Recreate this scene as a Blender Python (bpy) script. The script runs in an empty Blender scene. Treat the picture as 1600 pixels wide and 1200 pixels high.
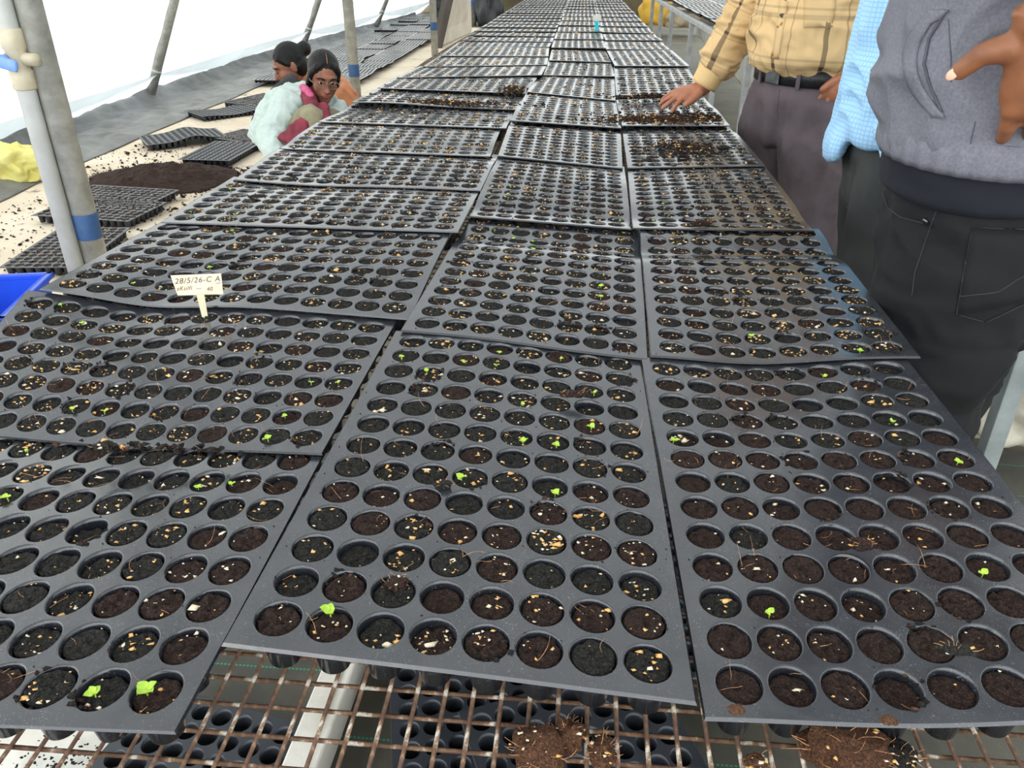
import bpy, bmesh, math, random
import numpy as np
from mathutils import Vector, Matrix, noise

# ------------------------------------------------------------------ camera, sky, sun, exposure
sc = bpy.context.scene
COL = sc.collection
FPX, CAMZ = 1250.0, 1.27
PITCH, YAW = math.radians(28.90), math.radians(5.0)
cam_d = bpy.data.cameras.new('camera')
cam_d.sensor_width = 36.0
cam_d.lens = FPX / 1600 * 36.0
cam_d.clip_start = 0.01
cam = bpy.data.objects.new('camera', cam_d)
cam.location = (0, 0, CAMZ)
cam.rotation_euler = (math.pi / 2 - PITCH, 0, YAW)
COL.objects.link(cam)
sc.camera = cam

world = bpy.data.worlds.new('overcast')
sc.world = world
world.use_nodes = True
bg = world.node_tree.nodes['Background']
bg.inputs['Color'].default_value = (0.93, 0.97, 1.0, 1)
bg.inputs['Strength'].default_value = 2.6

sun_d = bpy.data.lights.new('sun', 'SUN')
sun_d.energy = 2.6
sun_d.angle = math.radians(50)
sun_d.color = (1.0, 0.97, 0.92)
sun = bpy.data.objects.new('sun', sun_d)
sun.rotation_euler = (math.radians(28), math.radians(-22), 0)
COL.objects.link(sun)

vs = sc.view_settings
vs.view_transform = 'Standard'
vs.look = 'None'
vs.exposure = 0.5
vs.gamma = 1.0
vs.use_curve_mapping = False

rnd = random.Random(7)
nrs = np.random.RandomState(11)

# ------------------------------------------------------------------ helpers
_fh = Vector((-math.sin(YAW), math.cos(YAW), 0))
_rt = Vector((math.cos(YAW), math.sin(YAW), 0))
_fw = _fh * math.cos(PITCH) + Vector((0, 0, -math.sin(PITCH)))
_up = _fh * math.sin(PITCH) + Vector((0, 0, math.cos(PITCH)))
_CP = Vector((0, 0, CAMZ))


def ray(px, py):
    return _fw + _rt * ((px - 800) / FPX) + _up * ((600 - py) / FPX)


def at(px, py, z):
    d = ray(px, py)
    return _CP + d * ((z - CAMZ) / d.z)


def atd(px, py, dist):
    return _CP + ray(px, py) * dist


def aty(px, py, y):
    d = ray(px, py)
    return _CP + d * (y / d.y)


def pix(p):
    v = Vector(p) - _CP
    d = v.dot(_fw)
    return 800 + FPX * v.dot(_rt) / d, 600 - FPX * v.dot(_up) / d


def tag(o, label=None, cat=None, group=None, kind=None):
    if label: o['label'] = label
    if cat: o['category'] = cat
    if group: o['group'] = group
    if kind: o['kind'] = kind
    return o


def empty(name, loc=(0, 0, 0), rz=0):
    o = bpy.data.objects.new(name, None)
    o.location = loc
    o.rotation_euler = (0, 0, rz)
    o.empty_display_size = 0.05
    COL.objects.link(o)
    return o


def link(name, me, mats, parent=None, smooth=None):
    o = bpy.data.objects.new(name, me)
    if mats is not None:
        if not isinstance(mats, (list, tuple)): mats = [mats]
        if len(me.materials) == 0:
            for m in mats: me.materials.append(m)
    COL.objects.link(o)
    if parent is not None:
        o.parent = parent
        o.matrix_parent_inverse = Matrix.Identity(4)
    if smooth is not None:
        for p in me.polygons: p.use_smooth = smooth
    return o


def mesh_py(name, verts, faces):
    me = bpy.data.meshes.new(name)
    me.from_pydata([tuple(v) for v in verts], [], faces)
    me.update()
    return me


def bm_obj(name, bm, mats, parent=None, smooth=False, origin=None):
    """bm in world coordinates (or parent-local if parent given and origin None)"""
    if origin is not None:
        bmesh.ops.translate(bm, verts=bm.verts, vec=-Vector(origin))
    bmesh.ops.recalc_face_normals(bm, faces=bm.faces)
    me = bpy.data.meshes.new(name)
    bm.to_mesh(me)
    bm.free()
    o = link(name, me, mats, parent, smooth)
    if origin is not None: o.location = origin
    return o


def box(bm, c, s, rot=None):
    r = bmesh.ops.create_cube(bm, size=1.0)
    M = Matrix.Translation(Vector(c)) @ (rot.to_4x4() if rot is not None else Matrix.Identity(4)) @ Matrix.Diagonal((s[0], s[1], s[2], 1))
    bmesh.ops.transform(bm, matrix=M, verts=r['verts'])
    return r['verts']


def bbox(bm, c, s, bev=0.003, rot=None):
    b2 = bmesh.new()
    bmesh.ops.create_cube(b2, size=1.0)
    bmesh.ops.transform(b2, matrix=Matrix.Diagonal((s[0], s[1], s[2], 1)), verts=b2.verts)
    bmesh.ops.bevel(b2, geom=b2.edges[:], offset=bev, segments=2, affect='EDGES', profile=0.5)
    M = Matrix.Translation(Vector(c)) @ (rot.to_4x4() if rot is not None else Matrix.Identity(4))
    bmesh.ops.transform(b2, matrix=M, verts=b2.verts)
    tmp = bpy.data.meshes.new('t')
    b2.to_mesh(tmp); b2.free()
    bm.from_mesh(tmp)
    bpy.data.meshes.remove(tmp)


def loft(bm, pts, radii, seg=14, ref=(1, 0, 0), cap=True):
    """tube through pts; radii = list of r or (ra, rb): ra along ref, rb across"""
    pts = [Vector(p) for p in pts]
    ref = Vector(ref)
    rings = []
    n = len(pts)
    for i, p in enumerate(pts):
        t = (pts[min(i + 1, n - 1)] - pts[max(i - 1, 0)])
        t = t.normalized() if t.length > 1e-9 else Vector((0, 0, 1))
        a = ref - t * ref.dot(t)
        if a.length < 1e-4:
            a = Vector((0, 1, 0)) - t * t.y
        a.normalize()
        b = t.cross(a)
        r = radii[i] if isinstance(radii[i], (tuple, list)) else (radii[i], radii[i])
        rings.append([bm.verts.new(p + a * (r[0] * math.cos(k * 2 * math.pi / seg)) + b * (r[1] * math.sin(k * 2 * math.pi / seg))) for k in range(seg)])
    for i in range(n - 1):
        for k in range(seg):
            k2 = (k + 1) % seg
            bm.faces.new((rings[i][k], rings[i][k2], rings[i + 1][k2], rings[i + 1][k]))
    if cap:
        bm.faces.new(rings[0][::-1])
        bm.faces.new(rings[-1])
    return rings


def rtube(bm, p0, p1, r0, r1, seg=12, n=6, ref=(1, 0, 0)):
    """tapered capsule with rounded ends"""
    p0, p1 = Vector(p0), Vector(p1)
    d = (p1 - p0)
    L = d.length
    d = d / L if L > 1e-9 else Vector((0, 0, 1))
    pts, rad = [], []
    for k in range(4):
        a = math.pi / 2 * (k / 3.0)
        pts.append(p0 - d * (r0 * math.cos(a))); rad.append(max(r0 * math.sin(a), 1e-4))
    for k in range(1, n):
        pts.append(p0 + d * (L * k / n)); rad.append(r0 + (r1 - r0) * k / n)
    for k in range(4):
        a = math.pi / 2 * (1 - k / 3.0)
        pts.append(p1 + d * (r1 * math.cos(a))); rad.append(max(r1 * math.sin(a), 1e-4))
    loft(bm, pts, rad, seg, ref)


def blob(bm, c, r, rot=None, u=20, v=14):
    res = bmesh.ops.create_uvsphere(bm, u_segments=u, v_segments=v, radius=1.0)
    M = Matrix.Translation(Vector(c)) @ (rot.to_4x4() if rot is not None else Matrix.Identity(4)) @ Matrix.Diagonal((r[0], r[1], r[2], 1))
    bmesh.ops.transform(bm, matrix=M, verts=res['verts'])


def frame(F, upv=(0, 0, 1)):
    """rotation whose -Y axis is F (face direction), X is the figure's left, Z up"""
    F = Vector(F).normalized()
    z = Vector(upv)
    z = (z - F * z.dot(F)).normalized()
    y = -F
    x = y.cross(z)
    return Matrix((x, y, z)).transposed()


def fuse(name, bm, voxel, mats, parent=None, smooth_it=4, disp=None, origin=(0, 0, 0), rot=None):
    """join closed shapes in bm into one continuous skin"""
    me = bpy.data.meshes.new('tmp')
    bmesh.ops.recalc_face_normals(bm, faces=bm.faces)
    bm.to_mesh(me)
    bm.free()
    t = bpy.data.objects.new('tmp', me)
    COL.objects.link(t)
    m = t.modifiers.new('r', 'REMESH')
    m.mode = 'VOXEL'
    m.voxel_size = voxel
    if smooth_it:
        s = t.modifiers.new('s', 'SMOOTH')
        s.iterations = smooth_it
        s.factor = 0.5
    dg = bpy.context.evaluated_depsgraph_get()
    out = bpy.data.meshes.new_from_object(t.evaluated_get(dg))
    bpy.data.objects.remove(t)
    bpy.data.meshes.remove(me)
    if disp is not None:
        out.update()
        nor = [v.normal.copy() for v in out.vertices]
        for v, nn in zip(out.vertices, nor):
            v.co = v.co + nn * disp(v.co, nn)
    M = Matrix.Translation(Vector(origin)) @ (rot.to_4x4() if rot is not None else Matrix.Identity(4))
    out.transform(M.inverted())
    out.name = name
    out.materials.clear()
    o = link(name, out, mats, parent, True)
    if parent is None:
        o.matrix_world = M
    else:
        o.matrix_basis = parent.matrix_basis.inverted() @ M if parent.parent is None else (parent.parent.matrix_basis @ parent.matrix_basis).inverted() @ M
    return o


def placed(parent, o):
    """o was built in world coordinates with parent set: undo the parent's transform"""
    M = parent.matrix_basis.copy()
    q = parent.parent
    while q is not None:
        M = q.matrix_basis @ M
        q = q.parent
    o.matrix_basis = M.inverted() @ o.matrix_basis
    return o


# ------------------------------------------------------------------ materials
class NT:
    def __init__(self, name):
        self.m = bpy.data.materials.new(name)
        self.m.use_nodes = True
        self.t = self.m.node_tree
        self.b = self.t.nodes['Principled BSDF']
        self.tc = None

    def n(self, typ, **kw):
        nd = self.t.nodes.new(typ)
        for k, v in kw.items():
            if k.startswith('_'): setattr(nd, k[1:], v)
            else: nd.inputs[k.replace('__', ' ')].default_value = v
        return nd

    def l(self, a, b): self.t.links.new(a, b)

    def co(self, which='Object'):
        if self.tc is None: self.tc = self.t.nodes.new('ShaderNodeTexCoord')
        return self.tc.outputs[which]

    def noise(self, scale, detail=4, rough=0.55, dist=0.0, vec=None):
        nd = self.n('ShaderNodeTexNoise', Scale=scale, Detail=detail, Roughness=rough, Distortion=dist)
        self.l(vec if vec is not None else self.co(), nd.inputs['Vector'])
        return nd.outputs['Fac']

    def ramp(self, fac, stops):
        nd = self.t.nodes.new('ShaderNodeValToRGB')
        e = nd.color_ramp.elements
        while len(e) < len(stops): e.new(0.5)
        for k, (p, c) in enumerate(stops):
            e[k].position = p
            e[k].color = (c[0], c[1], c[2], 1) if hasattr(c, '__len__') else (c, c, c, 1)
        self.l(fac, nd.inputs[0])
        return nd.outputs[0]

    def math(self, op, a, b=None, clamp=False):
        nd = self.t.nodes.new('ShaderNodeMath')
        nd.operation = op
        nd.use_clamp = clamp
        for k, v in enumerate((a, b)):
            if v is None: continue
            if isinstance(v, (int, float)): nd.inputs[k].default_value = v
            else: self.l(v, nd.inputs[k])
        return nd.outputs[0]

    def mix(self, fac, a, b):
        nd = self.t.nodes.new('ShaderNodeMix')
        nd.data_type = 'RGBA'
        for i, v in ((0, fac), (6, a), (7, b)):
            if isinstance(v, (int, float)): nd.inputs[i].default_value = v
            elif isinstance(v, (tuple, list)): nd.inputs[i].default_value = (v[0], v[1], v[2], 1)
            else: self.l(v, nd.inputs[i])
        return nd.outputs[2]

    def bump(self, h, strength=0.3, dist=0.01):
        nd = self.n('ShaderNodeBump', Strength=strength, Distance=dist)
        self.l(h, nd.inputs['Height'])
        self.l(nd.outputs[0], self.b.inputs['Normal'])

    def color(self, c):
        if isinstance(c, (tuple, list)): self.b.inputs['Base Color'].default_value = (c[0], c[1], c[2], 1)
        else: self.l(c, self.b.inputs['Base Color'])

    def set(self, **kw):
        for k, v in kw.items(): self.b.inputs[k.replace('__', ' ')].default_value = v
        return self


def srgb(r, g, b):
    f = lambda c: (c / 255 / 12.92) if c <= 10.3 else ((c / 255 + 0.055) / 1.055) ** 2.4
    return (f(r), f(g), f(b))


def pmat(name, c1, c2=None, scale=20, rough=0.6, bump=0.0, bscale=None, bdist=0.01, spec=0.4, metal=0.0, lo=0.35, hi=0.65, detail=5):
    t = NT(name)
    if c2 is None: c2 = tuple(x * 0.8 for x in c1)
    t.color(t.ramp(t.noise(scale, detail), [(lo, c1), (hi, c2)]))
    t.set(Roughness=rough, Metallic=metal)
    t.b.inputs['Specular IOR Level'].default_value = spec
    if bump: t.bump(t.noise(bscale or scale * 3, 6), bump, bdist)
    return t.m


M = {}
# tray plastic: near-black, satin, dusty, sky sheen painted on level faces, pale root hairs stuck to it
t = NT('tray_plastic')
base = t.ramp(t.noise(9, 4), [(0.3, (0.010, 0.012, 0.016)), (0.7, (0.017, 0.019, 0.024))])
geo = t.n('ShaderNodeNewGeometry')
gs = t.n('ShaderNodeSeparateXYZ')
t.l(geo.outputs['True Normal'], gs.inputs[0])
lying = t.math('GREATER_THAN', t.math('ABSOLUTE', gs.outputs['Z']), 0.9)     # pale dusty tone on level faces paints sky sheen, leaving cell walls dark
base = t.mix(t.math('MULTIPLY', lying, t.ramp(t.noise(22, 5), [(0.3, 0.04), (0.7, 0.15)])), base, (0.17, 0.18, 0.19))
sp = t.ramp(t.noise(420, 2, 0.5, 2.5), [(0.65, 0.0), (0.69, 1.0)])
ptch = t.ramp(t.noise(14, 3), [(0.36, 0.0), (0.60, 1.0)])
dust = t.math('MULTIPLY', sp, ptch)
t.color(t.mix(t.math('MULTIPLY', dust, 0.55), base, (0.26, 0.27, 0.28)))
t.l(t.ramp(t.noise(16, 5), [(0.3, 0.15), (0.7, 0.25)]), t.b.inputs['Roughness'])
t.b.inputs['Specular IOR Level'].default_value = 0.85
t.bump(t.noise(35, 3), 0.08, 0.003)
M['tray'] = t.m
M['tray_empty'] = pmat('empty_tray_plastic', (0.022, 0.026, 0.032), (0.034, 0.038, 0.046), 12, 0.42, spec=0.5)


def soil_mat(name, a, b, c):
    t = NT(name)
    t.color(t.ramp(t.noise(520, 6, 0.8), [(0.36, a), (0.51, b), (0.66, c)]))
    t.set(Roughness=0.85)
    t.b.inputs['Specular IOR Level'].default_value = 0.3
    t.bump(t.noise(480, 6, 0.75), 1.0, 0.006)
    return t.m


M['soil_black'] = soil_mat('moist_black_soil', (0.004, 0.004, 0.0035), (0.017, 0.0165, 0.014), (0.105, 0.092, 0.072))
M['soil_brown'] = soil_mat('brown_coir_soil', (0.006, 0.003, 0.002), (0.028, 0.013, 0.009), (0.15, 0.072, 0.044))
M['coir'] = soil_mat('rust_coir', (0.03, 0.012, 0.006), (0.15, 0.066, 0.032), (0.34, 0.17, 0.085))
M['perlite_cream'] = pmat('cream_grain', srgb(232, 190, 122), srgb(205, 150, 85), 300, 0.7)
M['perlite_white'] = pmat('white_grain', srgb(240, 228, 205), srgb(215, 195, 160), 300, 0.7)
M['root'] = pmat('root_fibre', srgb(200, 150, 100), srgb(130, 85, 55), 200, 0.7)
t = NT('seedling_leaf')
t.color(t.ramp(t.noise(200, 3), [(0.3, srgb(190, 212, 70)), (0.7, srgb(140, 182, 55))]))
t.set(Roughness=0.5)
t.b.inputs['Subsurface Weight'].default_value = 0.15
t.b.inputs['Subsurface Radius'].default_value = (0.002, 0.003, 0.001)
M['leaf'] = t.m

M['galv'] = pmat('galvanised_steel', srgb(172, 172, 164), srgb(140, 140, 132), 18, 0.45, 0.08, 60, metal=0.15, detail=8)
M['blue_paint'] = pmat('chipped_blue_paint', srgb(42, 78, 128), srgb(60, 88, 120), 40, 0.55)
M['pvc'] = pmat('white_pvc', srgb(205, 208, 205), srgb(190, 192, 186), 9, 0.35)
M['valve'] = pmat('beige_valve_plastic', srgb(205, 195, 170), srgb(190, 180, 155), 20, 0.4)
M['valve_blue'] = pmat('pale_blue_plastic', srgb(130, 165, 220), srgb(110, 148, 210), 20, 0.35)
M['white_rail'] = pmat('white_painted_steel', srgb(205, 207, 207), srgb(172, 174, 174), 14, 0.45)
M['grey_rail'] = pmat('pale_grey_painted_steel', srgb(150, 158, 156), srgb(120, 128, 126), 10, 0.5)
t = NT('rusty_wire')
t.color(t.ramp(t.noise(38, 6, 0.7), [(0.44, srgb(82, 56, 40)), (0.54, srgb(122, 92, 66)), (0.62, srgb(200, 194, 180))]))
t.set(Roughness=0.65)
t.bump(t.noise(260, 4), 0.5, 0.002)
M['wire'] = t.m
M['white_board'] = pmat('white_painted_board', srgb(225, 222, 212), srgb(190, 184, 170), 7, 0.55, 0.1, 60)
M['panel'] = pmat('off_white_panel', srgb(205, 198, 186), srgb(185, 176, 162), 3, 0.6)
M['panel_edge'] = pmat('dark_panel_edge', srgb(88, 80, 74), srgb(70, 64, 58), 6, 0.6)

# floor: damp brown-grey paving
t = NT('damp_paving')
c = t.ramp(t.noise(1.3, 7, 0.65), [(0.3, srgb(72, 66, 52)), (0.5, srgb(98, 92, 76)), (0.7, srgb(122, 116, 98))])
c = t.mix(t.ramp(t.noise(3.1, 5), [(0.5, 0.0), (0.72, 0.6)]), c, srgb(84, 88, 56))
t.color(c)
t.set(Roughness=0.6)
t.bump(t.noise(9, 7), 0.35, 0.02)
M['floor'] = t.m
# cream ground sheet with soil stains
t = NT('cream_ground_sheet')
c = t.ramp(t.noise(2.0, 6, 0.6), [(0.3, srgb(222, 210, 190)), (0.7, srgb(200, 184, 160))])
c = t.mix(t.ramp(t.noise(5.5, 8, 0.72), [(0.58, 0.0), (0.68, 0.85)]), c, srgb(100, 78, 60))
t.color(c)
t.set(Roughness=0.8)
t.bump(t.noise(6, 5), 0.25, 0.02)
M['sheet'] = t.m
t = NT('black_weed_mat')
c = t.ramp(t.noise(5, 6, 0.6), [(0.3, srgb(74, 76, 76)), (0.7, srgb(122, 122, 118))])
t.color(c)
t.set(Roughness=0.42)
t.b.inputs['Specular IOR Level'].default_value = 0.6
wv = t.n('ShaderNodeTexWave', Scale=55.0, Distortion=0.4)
t.l(t.co(), wv.inputs['Vector'])
t.bump(t.math('ADD', t.noise(14, 5), t.math('MULTIPLY', wv.outputs['Fac'], 0.15)), 0.5, 0.02)
M['mat'] = t.m
# the mat under the bench carries green stitch lines
t = NT('stitched_weed_mat')
sx = t.n('ShaderNodeSeparateXYZ')
t.l(t.co(), sx.inputs[0])
ly = t.math('ABSOLUTE', t.math('SUBTRACT', t.math('FRACT', t.math('MULTIPLY', sx.outputs['Y'], 7.0)), 0.5))
lx = t.math('FRACT', t.math('MULTIPLY', sx.outputs['X'], 130.0))
st = t.math('MULTIPLY', t.math('LESS_THAN', ly, 0.014), t.math('LESS_THAN', lx, 0.6))
c = t.ramp(t.noise(7, 6, 0.6), [(0.3, srgb(58, 57, 50)), (0.7, srgb(90, 87, 76))])
t.color(t.mix(st, c, srgb(40, 150, 115)))
t.set(Roughness=0.6)
wv = t.n('ShaderNodeTexWave', Scale=120.0, Distortion=0.5)
t.l(t.co(), wv.inputs['Vector'])
t.bump(wv.outputs['Fac'], 0.3, 0.004)
M['mat_stitched'] = t.m


def cloth_wall(name, col, rough_scale):
    t = NT(name)
    N = t.t.nodes
    out = N['Material Output']
    N.remove(t.b)
    c = t.ramp(t.noise(1.1, 5), [(0.3, col), (0.7, tuple(x * 0.93 for x in col))])
    d = t.n('ShaderNodeBsdfDiffuse'); tr = t.n('ShaderNodeBsdfTranslucent'); mx = t.n('ShaderNodeMixShader', Fac=0.55)
    bp = t.n('ShaderNodeBump', Strength=0.6, Distance=0.08)
    t.l(t.noise(rough_scale, 5), bp.inputs['Height'])
    for s in (d, tr):
        t.l(c, s.inputs['Color']); t.l(bp.outputs[0], s.inputs['Normal'])
    t.l(d.outputs[0], mx.inputs[1]); t.l(tr.outputs[0], mx.inputs[2])
    t.l(mx.outputs[0], out.inputs['Surface'])
    return t.m


M['curtain'] = cloth_wall('white_translucent_cloth', (0.82, 0.83, 0.80), 3)
M['skirt'] = cloth_wall('pale_blue_plastic_film', (0.74, 0.80, 0.84), 2)
M['added_roof'] = cloth_wall('added_shade_net', (0.46, 0.47, 0.47), 2)
M['wall'] = pmat('weathered_wall', srgb(128, 116, 92), srgb(92, 82, 62), 1.2, 0.85, 0.3, 8, detail=8)
M['black_plastic'] = pmat('black_plastic_film', (0.02, 0.022, 0.025), (0.05, 0.055, 0.06), 6, 0.35)
M['sack'] = pmat('dirty_white_sack', srgb(196, 190, 172), srgb(120, 112, 96), 7, 0.7, 0.3, 25, detail=8)
M['sack_yellow'] = pmat('yellow_sack', srgb(225, 180, 60), srgb(205, 160, 60), 5, 0.6)
M['sack_tan'] = pmat('tan_sack', srgb(190, 175, 150), srgb(160, 146, 122), 5, 0.7)
M['crate_blue'] = pmat('blue_crate_plastic', srgb(38, 86, 215), srgb(30, 70, 190), 5, 0.4)
M['yellow_cloth'] = pmat('yellow_cloth', srgb(232, 226, 150), srgb(205, 195, 110), 6, 0.8)
M['tag_card'] = pmat('cream_tag', srgb(232, 214, 190), srgb(218, 196, 168), 30, 0.6)
M['stake'] = pmat('cream_stake', srgb(230, 222, 190), srgb(212, 204, 170), 30, 0.6)
M['ink'] = pmat('dark_ink', srgb(60, 52, 50), srgb(80, 70, 66), 60, 0.6)
M['cyan'] = pmat('cyan_plastic', srgb(40, 205, 215), srgb(30, 185, 200), 30, 0.4)
M['plastic_sheet'] = pmat('white_plastic_film', srgb(222, 222, 214), srgb(196, 192, 180), 9, 0.4, 0.2, 14)

# people
M['skin_man'] = pmat('warm_brown_skin', srgb(178, 118, 90), srgb(156, 98, 72), 26, 0.5)
M['skin_dark'] = pmat('dark_brown_skin', srgb(140, 90, 60), srgb(114, 70, 46), 22, 0.5)
M['skin_woman'] = pmat('brown_skin', srgb(150, 100, 78), srgb(126, 82, 62), 22, 0.55)
M['nail'] = pmat('finger_nail', srgb(228, 176, 150), srgb(214, 160, 134), 30, 0.35)
M['hair'] = pmat('black_hair', (0.004, 0.0035, 0.0035), (0.010, 0.009, 0.009), 40, 0.5, 0.4, 160, spec=0.25)
M['trouser_grey'] = pmat('grey_purple_twill', srgb(100, 88, 92), srgb(82, 72, 76), 12, 0.85, 0.3, 240, 0.002)
M['jeans_black'] = pmat('black_denim', srgb(6, 7, 8), srgb(14, 15, 17), 9, 0.85, 0.3, 300, 0.002)
M['jeans_grey'] = pmat('charcoal_denim', srgb(46, 49, 49), srgb(62, 64, 62), 9, 0.85, 0.3, 300, 0.002)
M['denim_stitch'] = pmat('denim_stitching', srgb(50, 52, 54), srgb(38, 40, 42), 40, 0.8)
M['tee_navy'] = pmat('navy_jersey', srgb(7, 11, 20), srgb(11, 16, 27), 12, 0.85)
M['jacket'] = pmat('grey_jacket_cloth', srgb(112, 112, 120), srgb(98, 98, 106), 260, 0.75, 0.2, 500, 0.001)
M['jacket_seam'] = pmat('jacket_seam', srgb(70, 70, 80), srgb(82, 82, 92), 60, 0.8)
M['belt'] = pmat('black_leather', (0.012, 0.012, 0.013), (0.022, 0.022, 0.024), 60, 0.4, 0.2, 200)
M['steel'] = pmat('dark_steel', srgb(110, 112, 115), srgb(80, 82, 84), 30, 0.3, metal=0.9)
M['button'] = pmat('brass_button', srgb(190, 150, 70), srgb(160, 120, 50), 60, 0.35)
M['shoe'] = pmat('dark_shoe', (0.02, 0.018, 0.016), (0.04, 0.035, 0.03), 20, 0.5)
M['maroon'] = pmat('maroon_cloth', srgb(136, 52, 68), srgb(100, 34, 48), 14, 0.8, 0.2, 200, 0.002)
M['pink'] = pmat('pink_scarf', srgb(205, 100, 140), srgb(170, 66, 100), 30, 0.8)
M['khaki'] = pmat('khaki_cloth', srgb(150, 144, 118), srgb(126, 120, 96), 16, 0.85, 0.2, 200, 0.002)
M['orange'] = pmat('orange_sari', srgb(205, 140, 100), srgb(180, 110, 72), 14, 0.8, 0.2, 120, 0.002)
M['dark_shawl'] = pmat('charcoal_shawl', srgb(52, 52, 54), srgb(72, 72, 74), 12, 0.85)
M['eye'] = pmat('eye_white', srgb(225, 218, 208), srgb(212, 204, 194), 60, 0.3)
M['iris'] = pmat('dark_iris', (0.01, 0.008, 0.006), (0.015, 0.01, 0.008), 60, 0.2)
M['lips'] = pmat('lips', srgb(150, 82, 76), srgb(130, 70, 66), 40, 0.5)
M['spec_frame'] = pmat('spectacle_frame', srgb(150, 140, 130), srgb(120, 112, 104), 40, 0.3, metal=0.6)
t = NT('spectacle_lens')
t.color((0.95, 0.95, 0.95)); t.set(Roughness=0.02, IOR=1.2)
t.b.inputs['Transmission Weight'].default_value = 1.0
M['lens'] = t.m


def plaid(name, ground, dark, faint, vertical_u, pu, pv, wu=0.045):
    """woven check: dark stripes along the cloth every pu metres, faint ones across every pv"""
    t = NT(name)
    s = t.n('ShaderNodeSeparateXYZ')
    t.l(t.co(), s.inputs[0])
    if vertical_u == 'angle':
        u = t.math('MULTIPLY', t.math('ARCTAN2', s.outputs['Y'], s.outputs['X']), 0.15)
    else:
        u = t.math('MULTIPLY', t.math('ARCTAN2', s.outputs['Y'], s.outputs['X']), 0.05)
    v = s.outputs['Z']
    wob = t.math('MULTIPLY', t.math('SUBTRACT', t.noise(9, 2), 0.5), 0.012)
    u = t.math('ADD', u, wob)
    fu = t.math('FRACT', t.math('ADD', t.math('DIVIDE', u, pu), 10.3 if vertical_u == 'angle' else 10.5))
    fv = t.math('FRACT', t.math('ADD', t.math('DIVIDE', v, pv), 10.1))
    du = t.math('LESS_THAN', t.math('ABSOLUTE', t.math('SUBTRACT', fu, 0.5)), wu)
    du2 = t.math('LESS_THAN', t.math('ABSOLUTE', t.math('SUBTRACT', fu, 0.82)), wu * 0.35)
    dv = t.math('LESS_THAN', t.math('ABSOLUTE', t.math('SUBTRACT', fv, 0.5)), 0.05)
    dv2 = t.math('LESS_THAN', t.math('ABSOLUTE', t.math('SUBTRACT', fv, 0.66)), 0.025)
    c = t.ramp(t.noise(10, 4), [(0.3, ground), (0.7, tuple(x * 0.9 for x in ground))])
    c = t.mix(t.math('MULTIPLY', t.math('MAXIMUM', dv, dv2), 0.35), c, faint)
    c = t.mix(t.math('MULTIPLY', t.math('MAXIMUM', du, t.math('MULTIPLY', du2, 0.6)), 0.72), c, dark)
    c = t.mix(t.math('MULTIPLY', t.math('MULTIPLY', du, dv), 0.8), c, tuple(x * 0.4 for x in dark))
    t.color(c)
    t.set(Roughness=0.85)
    t.bump(t.noise(400, 3), 0.25, 0.001)
    return t.m


M['plaid'] = plaid('yellow_plaid_cotton', srgb(218, 184, 132), srgb(84, 70, 52), srgb(130, 112, 84), 'angle', 0.12, 0.13, 0.042)
M['plaid_sleeve'] = plaid('yellow_plaid_sleeve', srgb(218, 184, 132), srgb(84, 70, 52), srgb(150, 130, 98), 'arm', 0.314, 0.085, 0.035)
M['cuff'] = pmat('yellow_cuff', srgb(228, 196, 140), srgb(214, 180, 124), 14, 0.85)
t = NT('blue_checked_shirt')
s = t.n('ShaderNodeSeparateXYZ'); t.l(t.co(), s.inputs[0])
fz = t.math('FRACT', t.math('MULTIPLY', s.outputs['Z'], 110.0))
fx = t.math('FRACT', t.math('MULTIPLY', t.math('ARCTAN2', s.outputs['Y'], s.outputs['X']), 18.0))
ck = t.math('MULTIPLY', t.math('MAXIMUM', t.math('LESS_THAN', fz, 0.3), t.math('LESS_THAN', fx, 0.25)), 0.55)
t.color(t.mix(ck, srgb(168, 208, 238), srgb(120, 172, 215)))
t.set(Roughness=0.85)
M['blue_check'] = t.m
t = NT('pale_checked_blouse')
s = t.n('ShaderNodeSeparateXYZ'); t.l(t.co(), s.inputs[0])
fz = t.math('FRACT', t.math('MULTIPLY', s.outputs['Z'], 24.0))
fx = t.math('FRACT', t.math('MULTIPLY', s.outputs['X'], 24.0))
ck = t.math('MULTIPLY', t.math('MAXIMUM', t.math('LESS_THAN', fz, 0.08), t.math('LESS_THAN', fx, 0.08)), 0.12)
t.color(t.mix(ck, srgb(186, 200, 194), srgb(120, 135, 132)))
t.set(Roughness=0.85)
M['blouse'] = t.m

# ------------------------------------------------------------------ the setting
def grid_mesh(name, nx, ny, fn, mats, parent=None, smooth=True, thick=None):
    vs_, fs = [], []
    for j in range(ny + 1):
        for i in range(nx + 1):
            vs_.append(fn(i / nx, j / ny))
    for j in range(ny):
        for i in range(nx):
            a = j * (nx + 1) + i
            fs.append((a, a + 1, a + nx + 2, a + nx + 1))
    if thick:
        n = len(vs_)
        vs_ += [(v[0], v[1], v[2] - thick) if not isinstance(thick, tuple) else (v[0] + thick[0], v[1] + thick[1], v[2] + thick[2]) for v in vs_[:n]]
        fs += [tuple(n + q for q in f[::-1]) for f in fs[:]]
        W = nx + 1
        loop = list(range(nx)) + [nx + W * j for j in range(ny)] + [W * ny + i for i in range(nx, 0, -1)] + [W * j for j in range(ny, 0, -1)]
        for k in range(len(loop)):
            a, b = loop[k], loop[(k + 1) % len(loop)]
            fs.append((b, a, n + a, n + b))
    me = mesh_py(name, vs_, fs)
    return link(name, me, mats, parent, smooth)


def nz(x, y, z=0.0, s=1.0):
    return noise.noise(Vector((x * s, y * s, z)))


fl = grid_mesh('floor', 2, 2, lambda u, v: (-6 + 12 * u, -2 + 20.5 * v, 0.0), M['floor'], thick=0.05)
tag(fl, 'damp brown grey paved greenhouse floor', kind='structure')


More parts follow.
